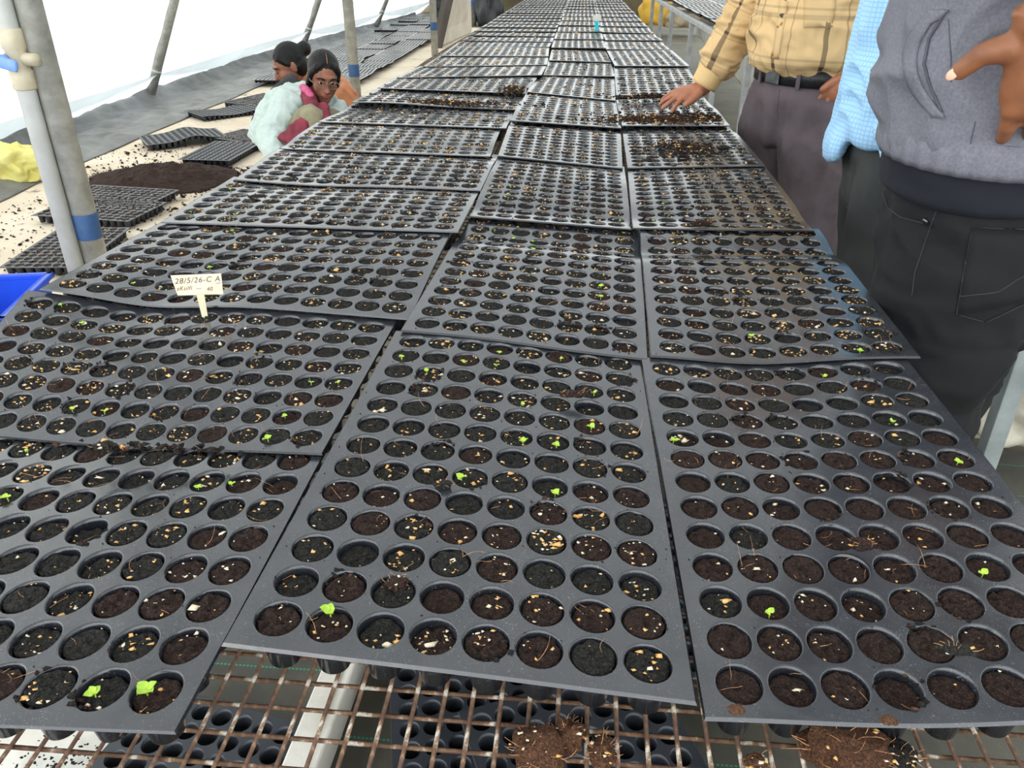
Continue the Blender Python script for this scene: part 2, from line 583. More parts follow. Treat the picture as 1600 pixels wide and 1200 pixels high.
def basex(y):
    return -4.0 + (0.0 if y < 10 else 0.6 * min(1, (y - 10) / 7))


# back wall: weathered masonry kept low; unseen white cloth added above for bright tray reflections
bm = bmesh.new()
box(bm, (0.3, 18.2, 0.5), (9.6, 0.25, 1.0))
w = bm_obj('wall_back', bm, M['wall'])
tag(w, 'low weathered brown wall at the far end of the greenhouse', kind='structure')
bm = bmesh.new()
o = grid_mesh('wall_back_added_curtain', 40, 10, lambda u, v: (-4.5 + 9.6 * u, 18.15 + 0.05 * nz(u * 9, v * 2), 1.0 + 2.4 * v), M['curtain'])
tag(o, 'unseen white cloth added above the low far wall to brighten tray reflections', kind='structure')
bm.free()

# left side: pale film skirt at the ground and one drooping white cloth per bay
o = grid_mesh('wall_left_skirt', 90, 6, lambda u, v: (basex(1 + 17 * u) - 0.06 + 0.27 * v + 0.012 * nz(u * 40, v * 3), 1 + 17 * u, 0.24 * v), M['skirt'])
tag(o, 'pale bluish plastic film strip along the foot of the side curtain', kind='structure')
bays = [(1.2, 3.15), (3.15, 7.26), (7.26, 11.3), (11.3, 14.4), (14.4, 18.0)]
for k, (y0, y1) in enumerate(bays):
    def fn(u, v, y0=y0, y1=y1, k=k):
        y = y0 + (y1 - y0) * u
        droop = 0.13 * math.sin(math.pi * u) ** 0.8
        zb = 0.24 - droop
        z = zb + (3.3 - zb) * v ** 1.3
        belly = -0.05 * math.sin(math.pi * u) * (1 - v)
        fold = 0.018 * nz(y * 1.2 + 3 * z, z * 5, k) + 0.010 * math.sin(9 * z + 2.5 * y + 4 * nz(y, z, 3)) * (1 - 0.5 * v)
        return (basex(y) + 0.03 + 0.5 * min(z, 1.3) + 0.1 * max(0, z - 1.3) + belly + fold, y, z)
    o = grid_mesh('wall_left_curtain', 60, 40, fn, M['curtain'])
    tag(o, ['white translucent side curtain nearest the camera', 'white translucent side curtain behind the galvanised post and pipe', 'white translucent side curtain behind the crouching women',
            'white translucent side curtain behind the black trays on the ground', 'white translucent side curtain at the far corner'][k], kind='structure')

# unseen shade net added overhead, dimming near tray reflections; cloth on the right side
o = grid_mesh('added_roof', 16, 24, lambda u, v: (-3.3 + 8.0 * u, -3.0 + 21.2 * v, 3.28 + .5 * math.sin(math.pi * u)), M['added_roof'])
tag(o, 'unseen pale shade net added overhead to dim tray reflections', kind='structure')
o = grid_mesh('wall_right', 8, 24, lambda u, v: (4.7, -3.0 + 21.2 * v, 3.28 * u), M['curtain'])
tag(o, 'white translucent cloth closing the right side of the greenhouse', kind='structure')

# leaning tubes that carry the curtain
for k, (y, lab) in enumerate([(7.26, 'leaning steel tube between the first and second curtain sheets'), (11.3, 'leaning steel tube above the crouching women'), (14.4, 'leaning steel tube farthest along the side curtain')]):
    b = Vector((basex(y) + 0.055, y, 0.0)); e = Vector((basex(y) + 0.06 + 0.5 * 3.3, y, 3.3))
    bm = bmesh.new()
    d = Vector((.5, 0, 1)).normalized()
    loft(bm, [b, b + Vector((.65, 0, 1.3)), b + Vector((.84, 0, 3.2))], [0.045] * 3, 14)
    o = bm_obj('leaning_tube', bm, M['galv'], None, True, origin=b)
    tag(o, lab, 'pole', 'leaning curtain tubes')
    bm = bmesh.new()
    q = b + d * 0.30 - b
    loft(bm, [q, q + d * 0.018], [0.049, 0.049], 14)
    bm_obj('tie_wire', bm, M['white_rail'], o, True)

# black ground cover along the curtain
def fn(u, v):
    y = 1.5 + 15.5 * v
    x0, x1 = basex(y) - 0.02 + 0.03 * nz(y * 2, 1), -3.24 + 0.06 * nz(y * 1.1, 5)
    x = x0 + (x1 - x0) * u
    ridge = 0.10 * math.exp(-((u - 0.10 - 0.05 * nz(y, 9)) / 0.09) ** 2) * (0.8 + 0.7 * nz(y * 1.7, 3))
    wr = 0.040 * abs(nz(x * 5, y * 2.2, 2)) + 0.022 * abs(nz(x * 9, y * 5, 4)) + 0.03 * max(0, nz(x * 2.2 + 1.5 * y, y * 1.5, 6))
    return (x, y, 0.012 + max(0, ridge) + max(0, wr) * min(1, 6 * (1 - u)) + 0.003)
o = grid_mesh('weed_mat', 40, 420, fn, M['mat'], thick=0.003)
tag(o, 'rumpled black ground cover sheet along the white side curtain', 'ground cover')

# cream sheet on the ground between the mat and the bench
def fn(u, v):
    y = 2.2 + 12.5 * v
    x = -3.3 + 2.2 * u
    return (x + 0.03 * nz(y, 2), y, 0.004 + 0.003 * (1 + nz(x * 3, y * 3)))
o = grid_mesh('ground_sheet', 30, 100, fn, M['sheet'], thick=0.003)
tag(o, 'soil-stained cream ground sheet beside the long bench', 'ground sheet')

# dark stitched mat under the near end of the bench
def fn(u, v):
    x = -1.02 + 2.6 * u
    y = -0.6 + 2.6 * v
    return (x, y, 0.006 + 0.006 * (1 + nz(x * 4, y * 4, 8)))
o = grid_mesh('stitched_mat', 50, 50, fn, M['mat_stitched'], thick=0.003)
tag(o, 'grey woven ground cover with green stitching under the near bench end', 'ground cover')

# torn white film on the ground at the near left
def fn(u, v):
    x = -1.35 + 0.80 * u + 0.03 * nz(v * 5, 3) * u
    y = 0.35 + 0.62 * v + 0.04 * nz(u * 5, 7) * v - 0.10 * u * v
    fold = 0.02 * max(0, (u - 0.78) / 0.22) ** 1.5 * (0.6 + 0.4 * math.sin(5 * v))
    return (x, y, 0.020 + fold * .5 + 0.004 * (1 + nz(x * 7, y * 7, 4)))
o = grid_mesh('plastic_film', 30, 30, fn, M['plastic_sheet'], thick=0.002)
tag(o, 'crumpled white plastic film lying under the near left corner of the bench', 'plastic film')
# soil spilt on the film
def crumbs(name, pts, sizes, mats, parent=None, midx=None, origin=None, seed=3):
    """many small irregular grains in one mesh"""
    rs = np.random.RandomState(seed)
    n = len(pts)
    pts = np.asarray(pts, float)
    if origin is not None: pts = pts - np.asarray(origin, float)
    oct_ = np.array([(1, 0, 0), (-1, 0, 0), (0, 1, 0), (0, -1, 0), (0, 0, 1), (0, 0, -1)], float)
    fc = np.array([(0, 2, 4), (2, 1, 4), (1, 3, 4), (3, 0, 4), (2, 0, 5), (1, 2, 5), (3, 1, 5), (0, 3, 5)])
    V = oct_[None] * (0.65 + 0.7 * rs.rand(n, 6, 1)) + 0.25 * rs.randn(n, 6, 3)
    V *= np.asarray(sizes)[:, None, None] * np.array([1, 1, 0.8])
    a = rs.rand(n) * 6.283
    c, s = np.cos(a)[:, None], np.sin(a)[:, None]
    X = V[:, :, 0] * c - V[:, :, 1] * s; Y = V[:, :, 0] * s + V[:, :, 1] * c
    V = np.stack([X * (1 + 0.7 * rs.rand(n, 1)), Y, V[:, :, 2]], 2) + pts[:, None]
    F = (fc[None] + 6 * np.arange(n)[:, None, None]).reshape(-1, 3)
    me = np_mesh(name, V.reshape(-1, 3), F, np.repeat(midx, 8) if midx is not None else None)
    o = link(name, me, mats, parent)
    if origin is not None and parent is None: o.location = origin
    o['kind'] = 'stuff'
    return o


def np_mesh(name, V, F, midx=None, smooth=None):
    me = bpy.data.meshes.new(name)
    F = np.asarray(F, np.int32)
    k = F.shape[1]
    me.vertices.add(len(V)); me.loops.add(F.size); me.polygons.add(len(F))
    me.vertices.foreach_set('co', np.asarray(V, np.float32).ravel())
    me.loops.foreach_set('vertex_index', F.ravel())
    me.polygons.foreach_set('loop_start', np.arange(0, F.size, k, dtype=np.int32))
    if midx is not None: me.polygons.foreach_set('material_index', np.asarray(midx, np.int32))
    if smooth is not None: me.polygons.foreach_set('use_smooth', np.asarray(smooth, bool))
    me.update(calc_edges=True)
    return me


pp = []
for _ in range(900):
    cx, cy = rnd.choice([(-0.95, 0.62), (-0.78, 0.70), (-0.86, 0.80), (-0.72, 0.55)])
    pp.append((cx + rnd.gauss(0, 0.06), cy + rnd.gauss(0, 0.04), 0.032))
o = crumbs('spilled_soil', pp, nrs.uniform(0.001, 0.0035, len(pp)), M['soil_black'], origin=(-0.85, 0.68, 0.05))
tag(o, 'dark soil spilt over the white plastic film under the bench', 'soil', kind='stuff')

# ------------------------------------------------------------------ the long wire bench
X0, X1, YB0, YB1 = -0.86, 0.455, 0.10, 11.6


def bench_drop(y):
    return -0.018 * max(0.0, y - 4.5)


ZW = 0.718
bench = empty('nursery_bench', ((X0 + X1) / 2, YB0, 0))
tag(bench, 'long wire mesh bench with rusty wires carrying three columns of seedling trays', 'bench')
bo = Vector(bench.location)


def bpart(name, bm, mat, smooth=False):
    bmesh.ops.translate(bm, verts=bm.verts, vec=-bo)
    return bm_obj(name, bm, mat, bench, smooth)


# long wires: one mesh shared by all
ys = [YB0 + 0.005, 2.5, 4.5, 6.5, 9.0, YB1 - 0.005]
bm = bmesh.new()
loft(bm, [(0, y, bench_drop(y)) for y in ys], [0.0019] * len(ys), 6)
me_long = bpy.data.meshes.new('long_wire'); bm.to_mesh(me_long); bm.free()
me_long.materials.append(M['wire'])
nl = int((X1 - X0) / 0.0238)
for i in range(nl + 1):
    o = link('long_wire', me_long, None, bench, True)
    o.location = Vector((X0 + 0.006 + i * (X1 - X0 - 0.012) / nl, 0, ZW + rnd.uniform(-.0006, .0006))) - Vector((bo.x, bo.y, 0))
bm = bmesh.new()
loft(bm, [(X0 - bo.x + 0.004, 0, 0), (X1 - bo.x - 0.004, 0, 0)], [0.0019, 0.0019], 6, ref=(0, 0, 1))
me_cross = bpy.data.meshes.new('cross_wire'); bm.to_mesh(me_cross); bm.free()
me_cross.materials.append(M['wire'])
DY = 0.0268
ncross = int((YB1 - YB0) / DY)
for i in range(120):
    o = link('cross_wire', me_cross, None, bench, True)
    y = YB0 + 0.01 + i * DY
    o.location = (0, y - bo.y, ZW - 0.0030 + bench_drop(y) + rnd.uniform(-.0005, .0005))
    o.rotation_euler = (0, 0, rnd.uniform(-.002, .002))
bm = bmesh.new()
for i in range(120, ncross):
    y = YB0 + 0.01 + i * DY
    loft(bm, [(X0 + .004, y, ZW - .003 + bench_drop(y)), (X1 - .004, y, ZW - .003 + bench_drop(y))], [0.0016] * 2, 4, ref=(0, 0, 1))
o = bpart('far_cross_wires', bm, M['wire']); o['kind'] = 'stuff'
# angle rails, bearers and legs
for x in (X0, X1):
    bm = bmesh.new()
    for ya, yb in zip((YB0, 4.5), (4.5, YB1)):
        za, zb = ZW - 0.028 + bench_drop(ya), ZW - 0.028 + bench_drop(yb)
        for dx, dz, sx_, sz in ((0, 0, .004, .04), (0.016 if x == X0 else -0.016, -0.018, .032, .004)):
            vv = []
            for y, z in ((ya, za), (yb, zb)):
                for ex, ez in ((-1, -1), (1, -1), (1, 1), (-1, 1)):
                    vv.append(bm.verts.new((x + dx + ex * sx_ / 2, y, z + dz + ez * sz / 2)))
            for k in range(4):
                bm.faces.new((vv[k], vv[(k + 1) % 4], vv[4 + (k + 1) % 4], vv[4 + k]))
            bm.faces.new(vv[:4][::-1]); bm.faces.new(vv[4:])
    bpart('side_rail', bm, M['grey_rail'])
for y in [YB0 + .02, 1.75, 3.4, 5.05, 6.7, 8.35, 10.0, YB1 - .02]:
    z = ZW - 0.05 + bench_drop(y)
    bm = bmesh.new(); bbox(bm, ((X0 + X1) / 2, y, z), (X1 - X0 - .01, .03, .03), .002)
    bpart('bearer', bm, M['grey_rail'])
    for x in (X0 + .02, X1 - .02):
        bm = bmesh.new(); bbox(bm, (x, y, (z - .015) / 2), (.035, .035, z - .015), .002)
        bpart('leg', bm, M['grey_rail'])

# white painted beam on the ground under the bench
bm = bmesh.new()
bbox(bm, (0, 0.95, 0.035), (0.06, 1.9, 0.07), .004)
box(bm, (0.010, 0.95, 0.0715), (0.003, 1.88, 0.004))
o = bm_obj('timber_beam', bm, M['white_board'], origin=(0, 0, 0))
o.location = (-0.435, 0.45, 0.016); o.rotation_euler = (0, 0, math.radians(-2))
tag(o, 'white painted beam lying on the ground under the near bench end', 'beam')

# ------------------------------------------------------------------ seedling trays
PC = 0.0405   # cell pitch
RC = 0.0178   # cell mouth radius


class Surf:
    """bent sheet through four corners (front left, front right, back right, back left)"""
    def __init__(self, cor, bumps=()):
        self.c = np.array(cor, float)
        self.o = self.c.mean(0); self.o[2] -= 0.05
        self.bumps = bumps

    def __call__(self, u, v, h):
        u = np.asarray(u)[..., None]; v = np.asarray(v)[..., None]
        c = self.c
        p = c[0] * (1 - u) * (1 - v) + c[1] * u * (1 - v) + c[2] * u * v + c[3] * (1 - u) * v
        z = np.asarray(h, float).copy() if np.ndim(h) else np.full(u.shape[:-1], float(h))
        uu, vv = u[..., 0], v[..., 0]
        for (u0, v0, su, sv, a) in self.bumps:
            z = z + a * np.exp(-((uu - u0) / su) ** 2 - ((vv - v0) / sv) ** 2)
        p = p.copy()
        p[..., 2] += z
        return p - self.o


def tray_body(name, S, W, D, nx, ny, N, rings, cap_depth, flange=0.0022):
    mx, my = (W - nx * PC) / 2, (D - ny * PC) / 2
    th = np.arange(N) * 2 * np.pi / N
    ux = np.clip(np.sqrt(2) * np.cos(th), -1, 1); uy = np.clip(np.sqrt(2) * np.sin(th), -1, 1)
    ii, jj = np.meshgrid(np.arange(nx), np.arange(ny), indexing='ij')
    ii, jj = ii.ravel(), jj.ravel()
    n = len(ii)
    cx, cy = mx + (ii + .5) * PC, my + (jj + .5) * PC
    exl = np.where(ii == 0, mx + PC / 2, PC / 2); exr = np.where(ii == nx - 1, mx + PC / 2, PC / 2)
    eyl = np.where(jj == 0, my + PC / 2, PC / 2); eyr = np.where(jj == ny - 1, my + PC / 2, PC / 2)
    X = [cx[:, None] + np.where(ux > 0, ux * exr[:, None], ux * exl[:, None])]
    Y = [cy[:, None] + np.where(uy > 0, uy * eyr[:, None], uy * eyl[:, None])]
    H = [np.zeros((n, N))]
    for r, h in rings:
        X.append(cx[:, None] + r * np.cos(th)[None]); Y.append(cy[:, None] + r * np.sin(th)[None]); H.append(np.full((n, N), h))
    K = len(X)
    X, Y, H = np.stack(X, 1), np.stack(Y, 1), np.stack(H, 1)      # n,K,N
    P = S(X / W, Y / D, H).reshape(-1, 3)
    k, a = np.meshgrid(np.arange(K - 1), np.arange(N), indexing='ij')
    k, a = k.ravel(), a.ravel(); a2 = (a + 1) % N
    q = np.stack([k * N + a, k * N + a2, (k + 1) * N + a2, (k + 1) * N + a], 1)
    F = (q[None] + (K * N * np.arange(n))[:, None, None]).reshape(-1, 4)
    sm = np.tile(k > 0, n)
    # floor of each cell: quads across
    b = (K - 1) * N
    capq = np.array([[b + m, b + m + 1, b + N - m - 2, b + N - m - 1] for m in range(N // 2 - 1)])
    F2 = (capq[None] + (K * N * np.arange(n))[:, None, None]).reshape(-1, 4)
    # rim turned down around the tray
    T = np.linspace(0, 1, 4 * max(nx, ny) + 1)
    per = [(t, 0) for t in T[:-1]] + [(1, t) for t in T[:-1]] + [(1 - t, 1) for t in T[:-1]] + [(0, 1 - t) for t in T[:-1]]
    per = np.array(per)
    out = np.where(per < 0.001, per - 0.0012 / W, np.where(per > 0.999, per + 0.0012 / W, per))
    Pa = S(per[:, 0], per[:, 1], 0.0002); Pb = S(out[:, 0], out[:, 1], -flange)
    m = len(per)
    o0 = len(P)
    i0 = np.arange(m); i1 = (i0 + 1) % m
    F3 = np.stack([o0 + i0, o0 + i1, o0 + m + i1, o0 + m + i0], 1)
    V = np.concatenate([P, Pa, Pb])
    FF = np.concatenate([F[:, ::-1], F2[:, ::-1], F3])
    return np_mesh(name, V, FF, None, np.concatenate([sm, np.zeros(len(F2), bool), np.zeros(len(F3), bool)])), cx, cy


RINGS_NEAR = [(RC + .0012, 0.0), (RC, -.0010), (RC * .95, -.006), (RC * .90, -.016), (RC * .70, -.043)]
RINGS_MID = [(RC, 0.0), (RC * .93, -.010), (RC * .70, -.043)]
RINGS_FAR = [(RC, 0.0), (RC * .75, -.030)]


# soil plug variants shared by all near cells
def plug_mesh(k, mat):
    rs = random.Random(100 + k)
    seg, rr = 24, [0.14, 0.30, 0.46, 0.62, 0.76, 0.89, 1.0]
    V = [(0, 0, rs.uniform(-.001, .002))]
    ox = rs.uniform(0, 50)
    for q in rr:
        for s in range(seg):
            a = 2 * math.pi * s / seg
            r = q * (RC * .955)
            x, y = r * math.cos(a), r * math.sin(a)
            h = 0.0038 * noise.noise(Vector((x * 160 + ox, y * 160, k))) + 0.0026 * noise.noise(Vector((x * 480 + ox, y * 480, k))) + 0.002 * (1 - q * q) * rs.uniform(.3, 1)
            if q == 1.0: h -= 0.001
            V.append((x, y, h))
    # skirt downwards so that the plug has depth
    for s in range(seg):
        a = 2 * math.pi * s / seg
        V.append((RC * .80 * math.cos(a), RC * .80 * math.sin(a), -.022))
    F = [(0, 1 + s, 1 + (s + 1) % seg) for s in range(seg)]
    for i in range(len(rr)):
        b = 1 + i * seg
        for s in range(seg):
            s2 = (s + 1) % seg
            F.append((b + s, b + seg + s, b + seg + s2, b + s2))
    me = mesh_py('soil_plug', V, F)
    me.materials.append(mat)
    for p in me.polygons: p.use_smooth = True
    return me


PLUG_BLACK = [plug_mesh(k, M['soil_black']) for k in range(8)]
PLUG_BROWN = [plug_mesh(20 + k, M['soil_brown']) for k in range(6)]


def plug_stuff(name, S, W, D, cx, cy, seg, parent, brown, level):
    n = len(cx)
    th = np.arange(seg) * 2 * np.pi / seg
    R = [0.0, .55, .95]
    X, Y, H = [cx[:, None]], [cy[:, None]], [level[:, None] + .001 * nrs.randn(n, 1)]
    for q in R[1:]:
        X.append(cx[:, None] + q * RC * np.cos(th)); Y.append(cy[:, None] + q * RC * np.sin(th))
        H.append(level[:, None] + .0014 * nrs.randn(n, seg) * (1.0 if q < .9 else .4))
    X, Y, H = [np.concatenate(a, 1) for a in (X, Y, H)]
    P = S(X / W, Y / D, H)
    s = np.arange(seg); s2 = (s + 1) % seg
    tri = np.concatenate([np.stack([0 * s, 1 + s, 1 + s2], 1), np.stack([1 + s, 1 + seg + s, 1 + seg + s2], 1), np.stack([1 + s, 1 + seg + s2, 1 + s2], 1)])
    nv = 1 + 2 * seg
    F = (tri[None] + nv * np.arange(n)[:, None, None]).reshape(-1, 3)
    me = np_mesh(name, P.reshape(-1, 3), F, np.repeat(brown.astype(int), len(tri)), np.ones(len(F), bool))
    o = link(name, me, [M['soil_black'], M['soil_brown']], parent)
    o['kind'] = 'stuff'
    return o


def fibres(name, starts, dirs, lens, rad, mat, parent, seed):
    rs = np.random.RandomState(seed)
    V, F = [], []
    for p, d, L in zip(starts, dirs, lens):
        p = np.array(p, float); d = np.array(d, float)
        c = rs.randn(3) * .9; c[2] *= .5
        pts = []
        for k in range(6):
            pts.append(p.copy())
            d = d + c * .16 + rs.randn(3) * .10
            d /= np.linalg.norm(d)
            p = p + d * L / 5
        b = len(V)
        for k, q in enumerate(pts):
            r = rad * (1 - .5 * k / 5)
            for a in range(3):
                an = a * 2.094
                V.append((q[0] + r * math.cos(an), q[1] + r * math.sin(an) * .7, q[2] + r * math.sin(an)))
        for k in range(5):
            for a in range(3):
                F.append((b + 3 * k + a, b + 3 * k + (a + 1) % 3, b + 3 * k + 3 + (a + 1) % 3, b + 3 * k + 3 + a))
    me = mesh_py(name, V, F)
    o = link(name, me, mat, parent)
    o['kind'] = 'stuff'
    return o


CELLS = []      # (pixel, world point on the soil, tray key) for placing seedlings


def make_tray(key, cor, W, D, nx, ny, lod, label, brownness, bumps=(), messy=0.15, filled=True, mat=None, name='seedling_tray', cat='tray', group='seedling trays on the long bench', grains=7.0, seed=0, lvl=-.0042):
    rs = np.random.RandomState(seed + 5)
    S = Surf(cor, bumps)
    N, rings = {0: (24, RINGS_NEAR), 1: (16, RINGS_MID), 2: (8, RINGS_FAR)}[lod]
    me, cx, cy = tray_body(name, S, W, D, nx, ny, N, rings, .043)
    o = link(name, me, mat or M['tray'])
    o.location = S.o
    tag(o, label, cat, group)
    if not filled: return o, S
    n = len(cx)
    level = lvl + .0020 * rs.randn(n)
    level = np.clip(level, -.010, -.0012)
    brown = rs.rand(n) < brownness(cx / W, cy / D)
    if lod == 0:
        e = 1e-3
        P0 = S(cx / W, cy / D, level)
        Px = S((cx + e) / W, cy / D, level) - P0
        Py = S(cx / W, (cy + e) / D, level) - P0
        for i in range(n):
            mesh = (PLUG_BROWN if brown[i] else PLUG_BLACK)[rs.randint(6 if brown[i] else 8)]
            q = bpy.data.objects.new('soil_plug', mesh)
            COL.objects.link(q)
            q.parent = o
            xa = Vector(Px[i]).normalized(); ya = Vector(Py[i]); za = xa.cross(ya).normalized(); ya = za.cross(xa)
            q.matrix_basis = Matrix.Translation(Vector(P0[i])) @ Matrix((xa, ya, za)).transposed().to_4x4() @ Matrix.Rotation(rs.rand() * 6.28, 4, 'Z')
            CELLS.append((Vector(P0[i]) + Vector(S.o), (key, i // ny, i % ny)))
    else:
        plug_stuff('soil', S, W, D, cx, cy, 12 if lod == 1 else 8, o, brown, level)
    # pale grains on the soil
    cnt = rs.poisson(grains * rs.gamma(2.2, 1 / 2.2, n) * np.where(brown, .7, 1.0))
    idx = np.repeat(np.arange(n), cnt)
    m = len(idx)
    if m:
        r = RC * .86 * np.sqrt(rs.rand(m)); a = rs.rand(m) * 6.283
        gx, gy = cx[idx] + r * np.cos(a), cy[idx] + r * np.sin(a)
        P = S(gx / W, gy / D, level[idx] + .0012)
        sz = np.clip(rs.lognormal(math.log(.00105), .5, m), .0005, .0036) * (1.0 if lod == 0 else 1.1 if lod == 1 else 1.5)
        crumbs('pale_grains', P, sz, [M['perlite_cream'], M['perlite_white']], o, (rs.rand(m) < np.where(brown[idx], .6, .3)).astype(int), seed=seed)
    if lod < 2:
        # soil heaped over rims and spilt between the cells
        k = int(n * messy * 14)
        ci = rs.randint(n, size=max(2, int(n * messy)))
        idx = ci[rs.randint(len(ci), size=k)]
        a = rs.rand(len(ci))[rs.randint(len(ci), size=k)] * 0 + rs.vonmises(0, 2.5, k) + (idx * 2.4)
        r = RC * (0.75 + .45 * rs.rand(k) ** 1.5)
        gx = np.clip(cx[idx] + r * np.cos(a), .002, W - .002); gy = np.clip(cy[idx] + r * np.sin(a), .002, D - .002)
        P = S(gx / W, gy / D, np.where(r < RC, -.002, .0008))
        k2 = int(n * 1.2)
        gx2, gy2 = rs.uniform(.004, W - .004, k2), rs.uniform(.004, D - .004, k2)
        P2 = S(gx2 / W, gy2 / D, np.full(k2, .0004))
        Pall = np.concatenate([P, P2])
        sz = np.concatenate([rs.uniform(.0008, .0028, k), rs.uniform(.0003, .0009, k2)])
        crumbs('soil_crumbs', Pall, sz, [M['soil_black'], M['soil_brown'], M['coir']], o, rs.choice(3, len(Pall), p=[.45, .45, .10]), seed=seed + 1)
    if lod == 0:
        k = int(n * .65)
        ci = rs.randint(n, size=k)
        a = rs.rand(k) * 6.283
        r = RC * .9 * np.sqrt(rs.rand(k))
        P = S((cx[ci] + r * np.cos(a)) / W, (cy[ci] + r * np.sin(a)) / D, level[ci] + .001)
        b = rs.rand(k) * 6.283
        up = np.where(rs.rand(k) < .25, 1.1, .12)
        dirs = np.stack([np.cos(b), np.sin(b), up], 1); dirs /= np.linalg.norm(dirs, axis=1)[:, None]
        fibres('root_fibres', P, dirs, rs.uniform(.008, .026, k), .00022, M['root'], o, seed)
    return o, S


TRAYS = {
    'L0': [[-0.81, 0.324, 0.792], [-0.265, 0.347, 0.792], [-0.27, 0.718, 0.78], [-0.813, 0.755, 0.761]],
    'L1': [[-0.787, 0.747, 0.762], [-0.272, 0.711, 0.78], [-0.267, 1.065, 0.775], [-0.838, 1.06, 0.805]],
    'L2': [[-0.803, 1.054, 0.816], [-0.245, 1.064, 0.783], [-0.238, 1.409, 0.799], [-0.791, 1.401, 0.806]],
    'L3': [[-0.781, 1.394, 0.812], [-0.225, 1.422, 0.8], [-0.226, 1.763, 0.785], [-0.785, 1.738, 0.809]],
    'L4': [[-0.776, 1.731, 0.807], [-0.223, 1.751, 0.788], [-0.22, 2.094, 0.789], [-0.786, 2.073, 0.807]],
    'L5': [[-0.801, 2.095, 0.797], [-0.241, 2.104, 0.786], [-0.247, 2.447, 0.783], [-0.796, 2.442, 0.799]],
    'L6': [[-0.798, 2.428, 0.798], [-0.23, 2.429, 0.789], [-0.236, 2.77, 0.78], [-0.78, 2.775, 0.796]],
    'L7': [[-0.781, 2.752, 0.795], [-0.215, 2.752, 0.785], [-0.209, 3.095, 0.787], [-0.77, 3.096, 0.799]],
    'L8': [[-0.772, 3.085, 0.796], [-0.216, 3.083, 0.784], [-0.201, 3.427, 0.789], [-0.769, 3.426, 0.79]],
    'L9': [[-0.769, 3.403, 0.788], [-0.181, 3.432, 0.801], [-0.174, 3.771, 0.798], [-0.742, 3.746, 0.787]],
    'L10': [[-0.737, 3.809, 0.779], [-0.176, 3.818, 0.792], [-0.187, 4.162, 0.786], [-0.717, 4.161, 0.787]],
    'L11': [[-0.724, 4.204, 0.779], [-0.188, 4.188, 0.784], [-0.201, 4.537, 0.784], [-0.714, 4.558, 0.786]],
    'C1': [[-0.26, 0.422, 0.798], [0.099, 0.411, 0.783], [0.087, 0.96, 0.783], [-0.246, 0.97, 0.8]],
    'C2': [[-0.244, 1.003, 0.792], [0.099, 0.982, 0.774], [0.117, 1.53, 0.781], [-0.219, 1.549, 0.793]],
    'C3': [[-0.223, 1.561, 0.789], [0.102, 1.549, 0.775], [0.108, 2.096, 0.761], [-0.218, 2.108, 0.782]],
    'C4': [[-0.214, 2.039, 0.798], [0.1, 2.028, 0.776], [0.113, 2.576, 0.768], [-0.23, 2.583, 0.782]],
    'C5': [[-0.227, 2.522, 0.793], [0.112, 2.508, 0.779], [0.11, 3.055, 0.769], [-0.212, 3.071, 0.793]],
    'C6': [[-0.213, 3.046, 0.796], [0.108, 3.022, 0.774], [0.117, 3.575, 0.78], [-0.192, 3.593, 0.779]],
    'C7': [[-0.189, 3.528, 0.788], [0.118, 3.516, 0.788], [0.129, 4.065, 0.773], [-0.18, 4.079, 0.779]],
    'C8': [[-0.175, 3.978, 0.791], [0.127, 3.989, 0.785], [0.097, 4.541, 0.774], [-0.187, 4.529, 0.778]],
    'R1': [[0.106, 0.403, 0.779], [0.448, 0.426, 0.789], [0.433, 0.97, 0.793], [0.089, 0.953, 0.786]],
    'R2': [[0.104, 0.983, 0.781], [0.452, 0.981, 0.794], [0.458, 1.526, 0.788], [0.117, 1.528, 0.782]],
    'R3': [[0.103, 1.518, 0.787], [0.444, 1.517, 0.791], [0.451, 2.064, 0.784], [0.115, 2.062, 0.764]],
    'R4': [[0.112, 2.017, 0.78], [0.446, 2.026, 0.791], [0.445, 2.572, 0.78], [0.116, 2.565, 0.774]],
    'R5': [[0.114, 2.512, 0.786], [0.437, 2.529, 0.788], [0.426, 3.078, 0.78], [0.112, 3.059, 0.768]],
    'R6': [[0.113, 3.163, 0.755], [0.43, 3.175, 0.767], [0.431, 3.731, 0.812], [0.121, 3.72, 0.807]],
    'R7': [[0.128, 3.909, 0.787], [0.454, 3.931, 0.787], [0.433, 4.478, 0.784], [0.099, 4.456, 0.78]],
}

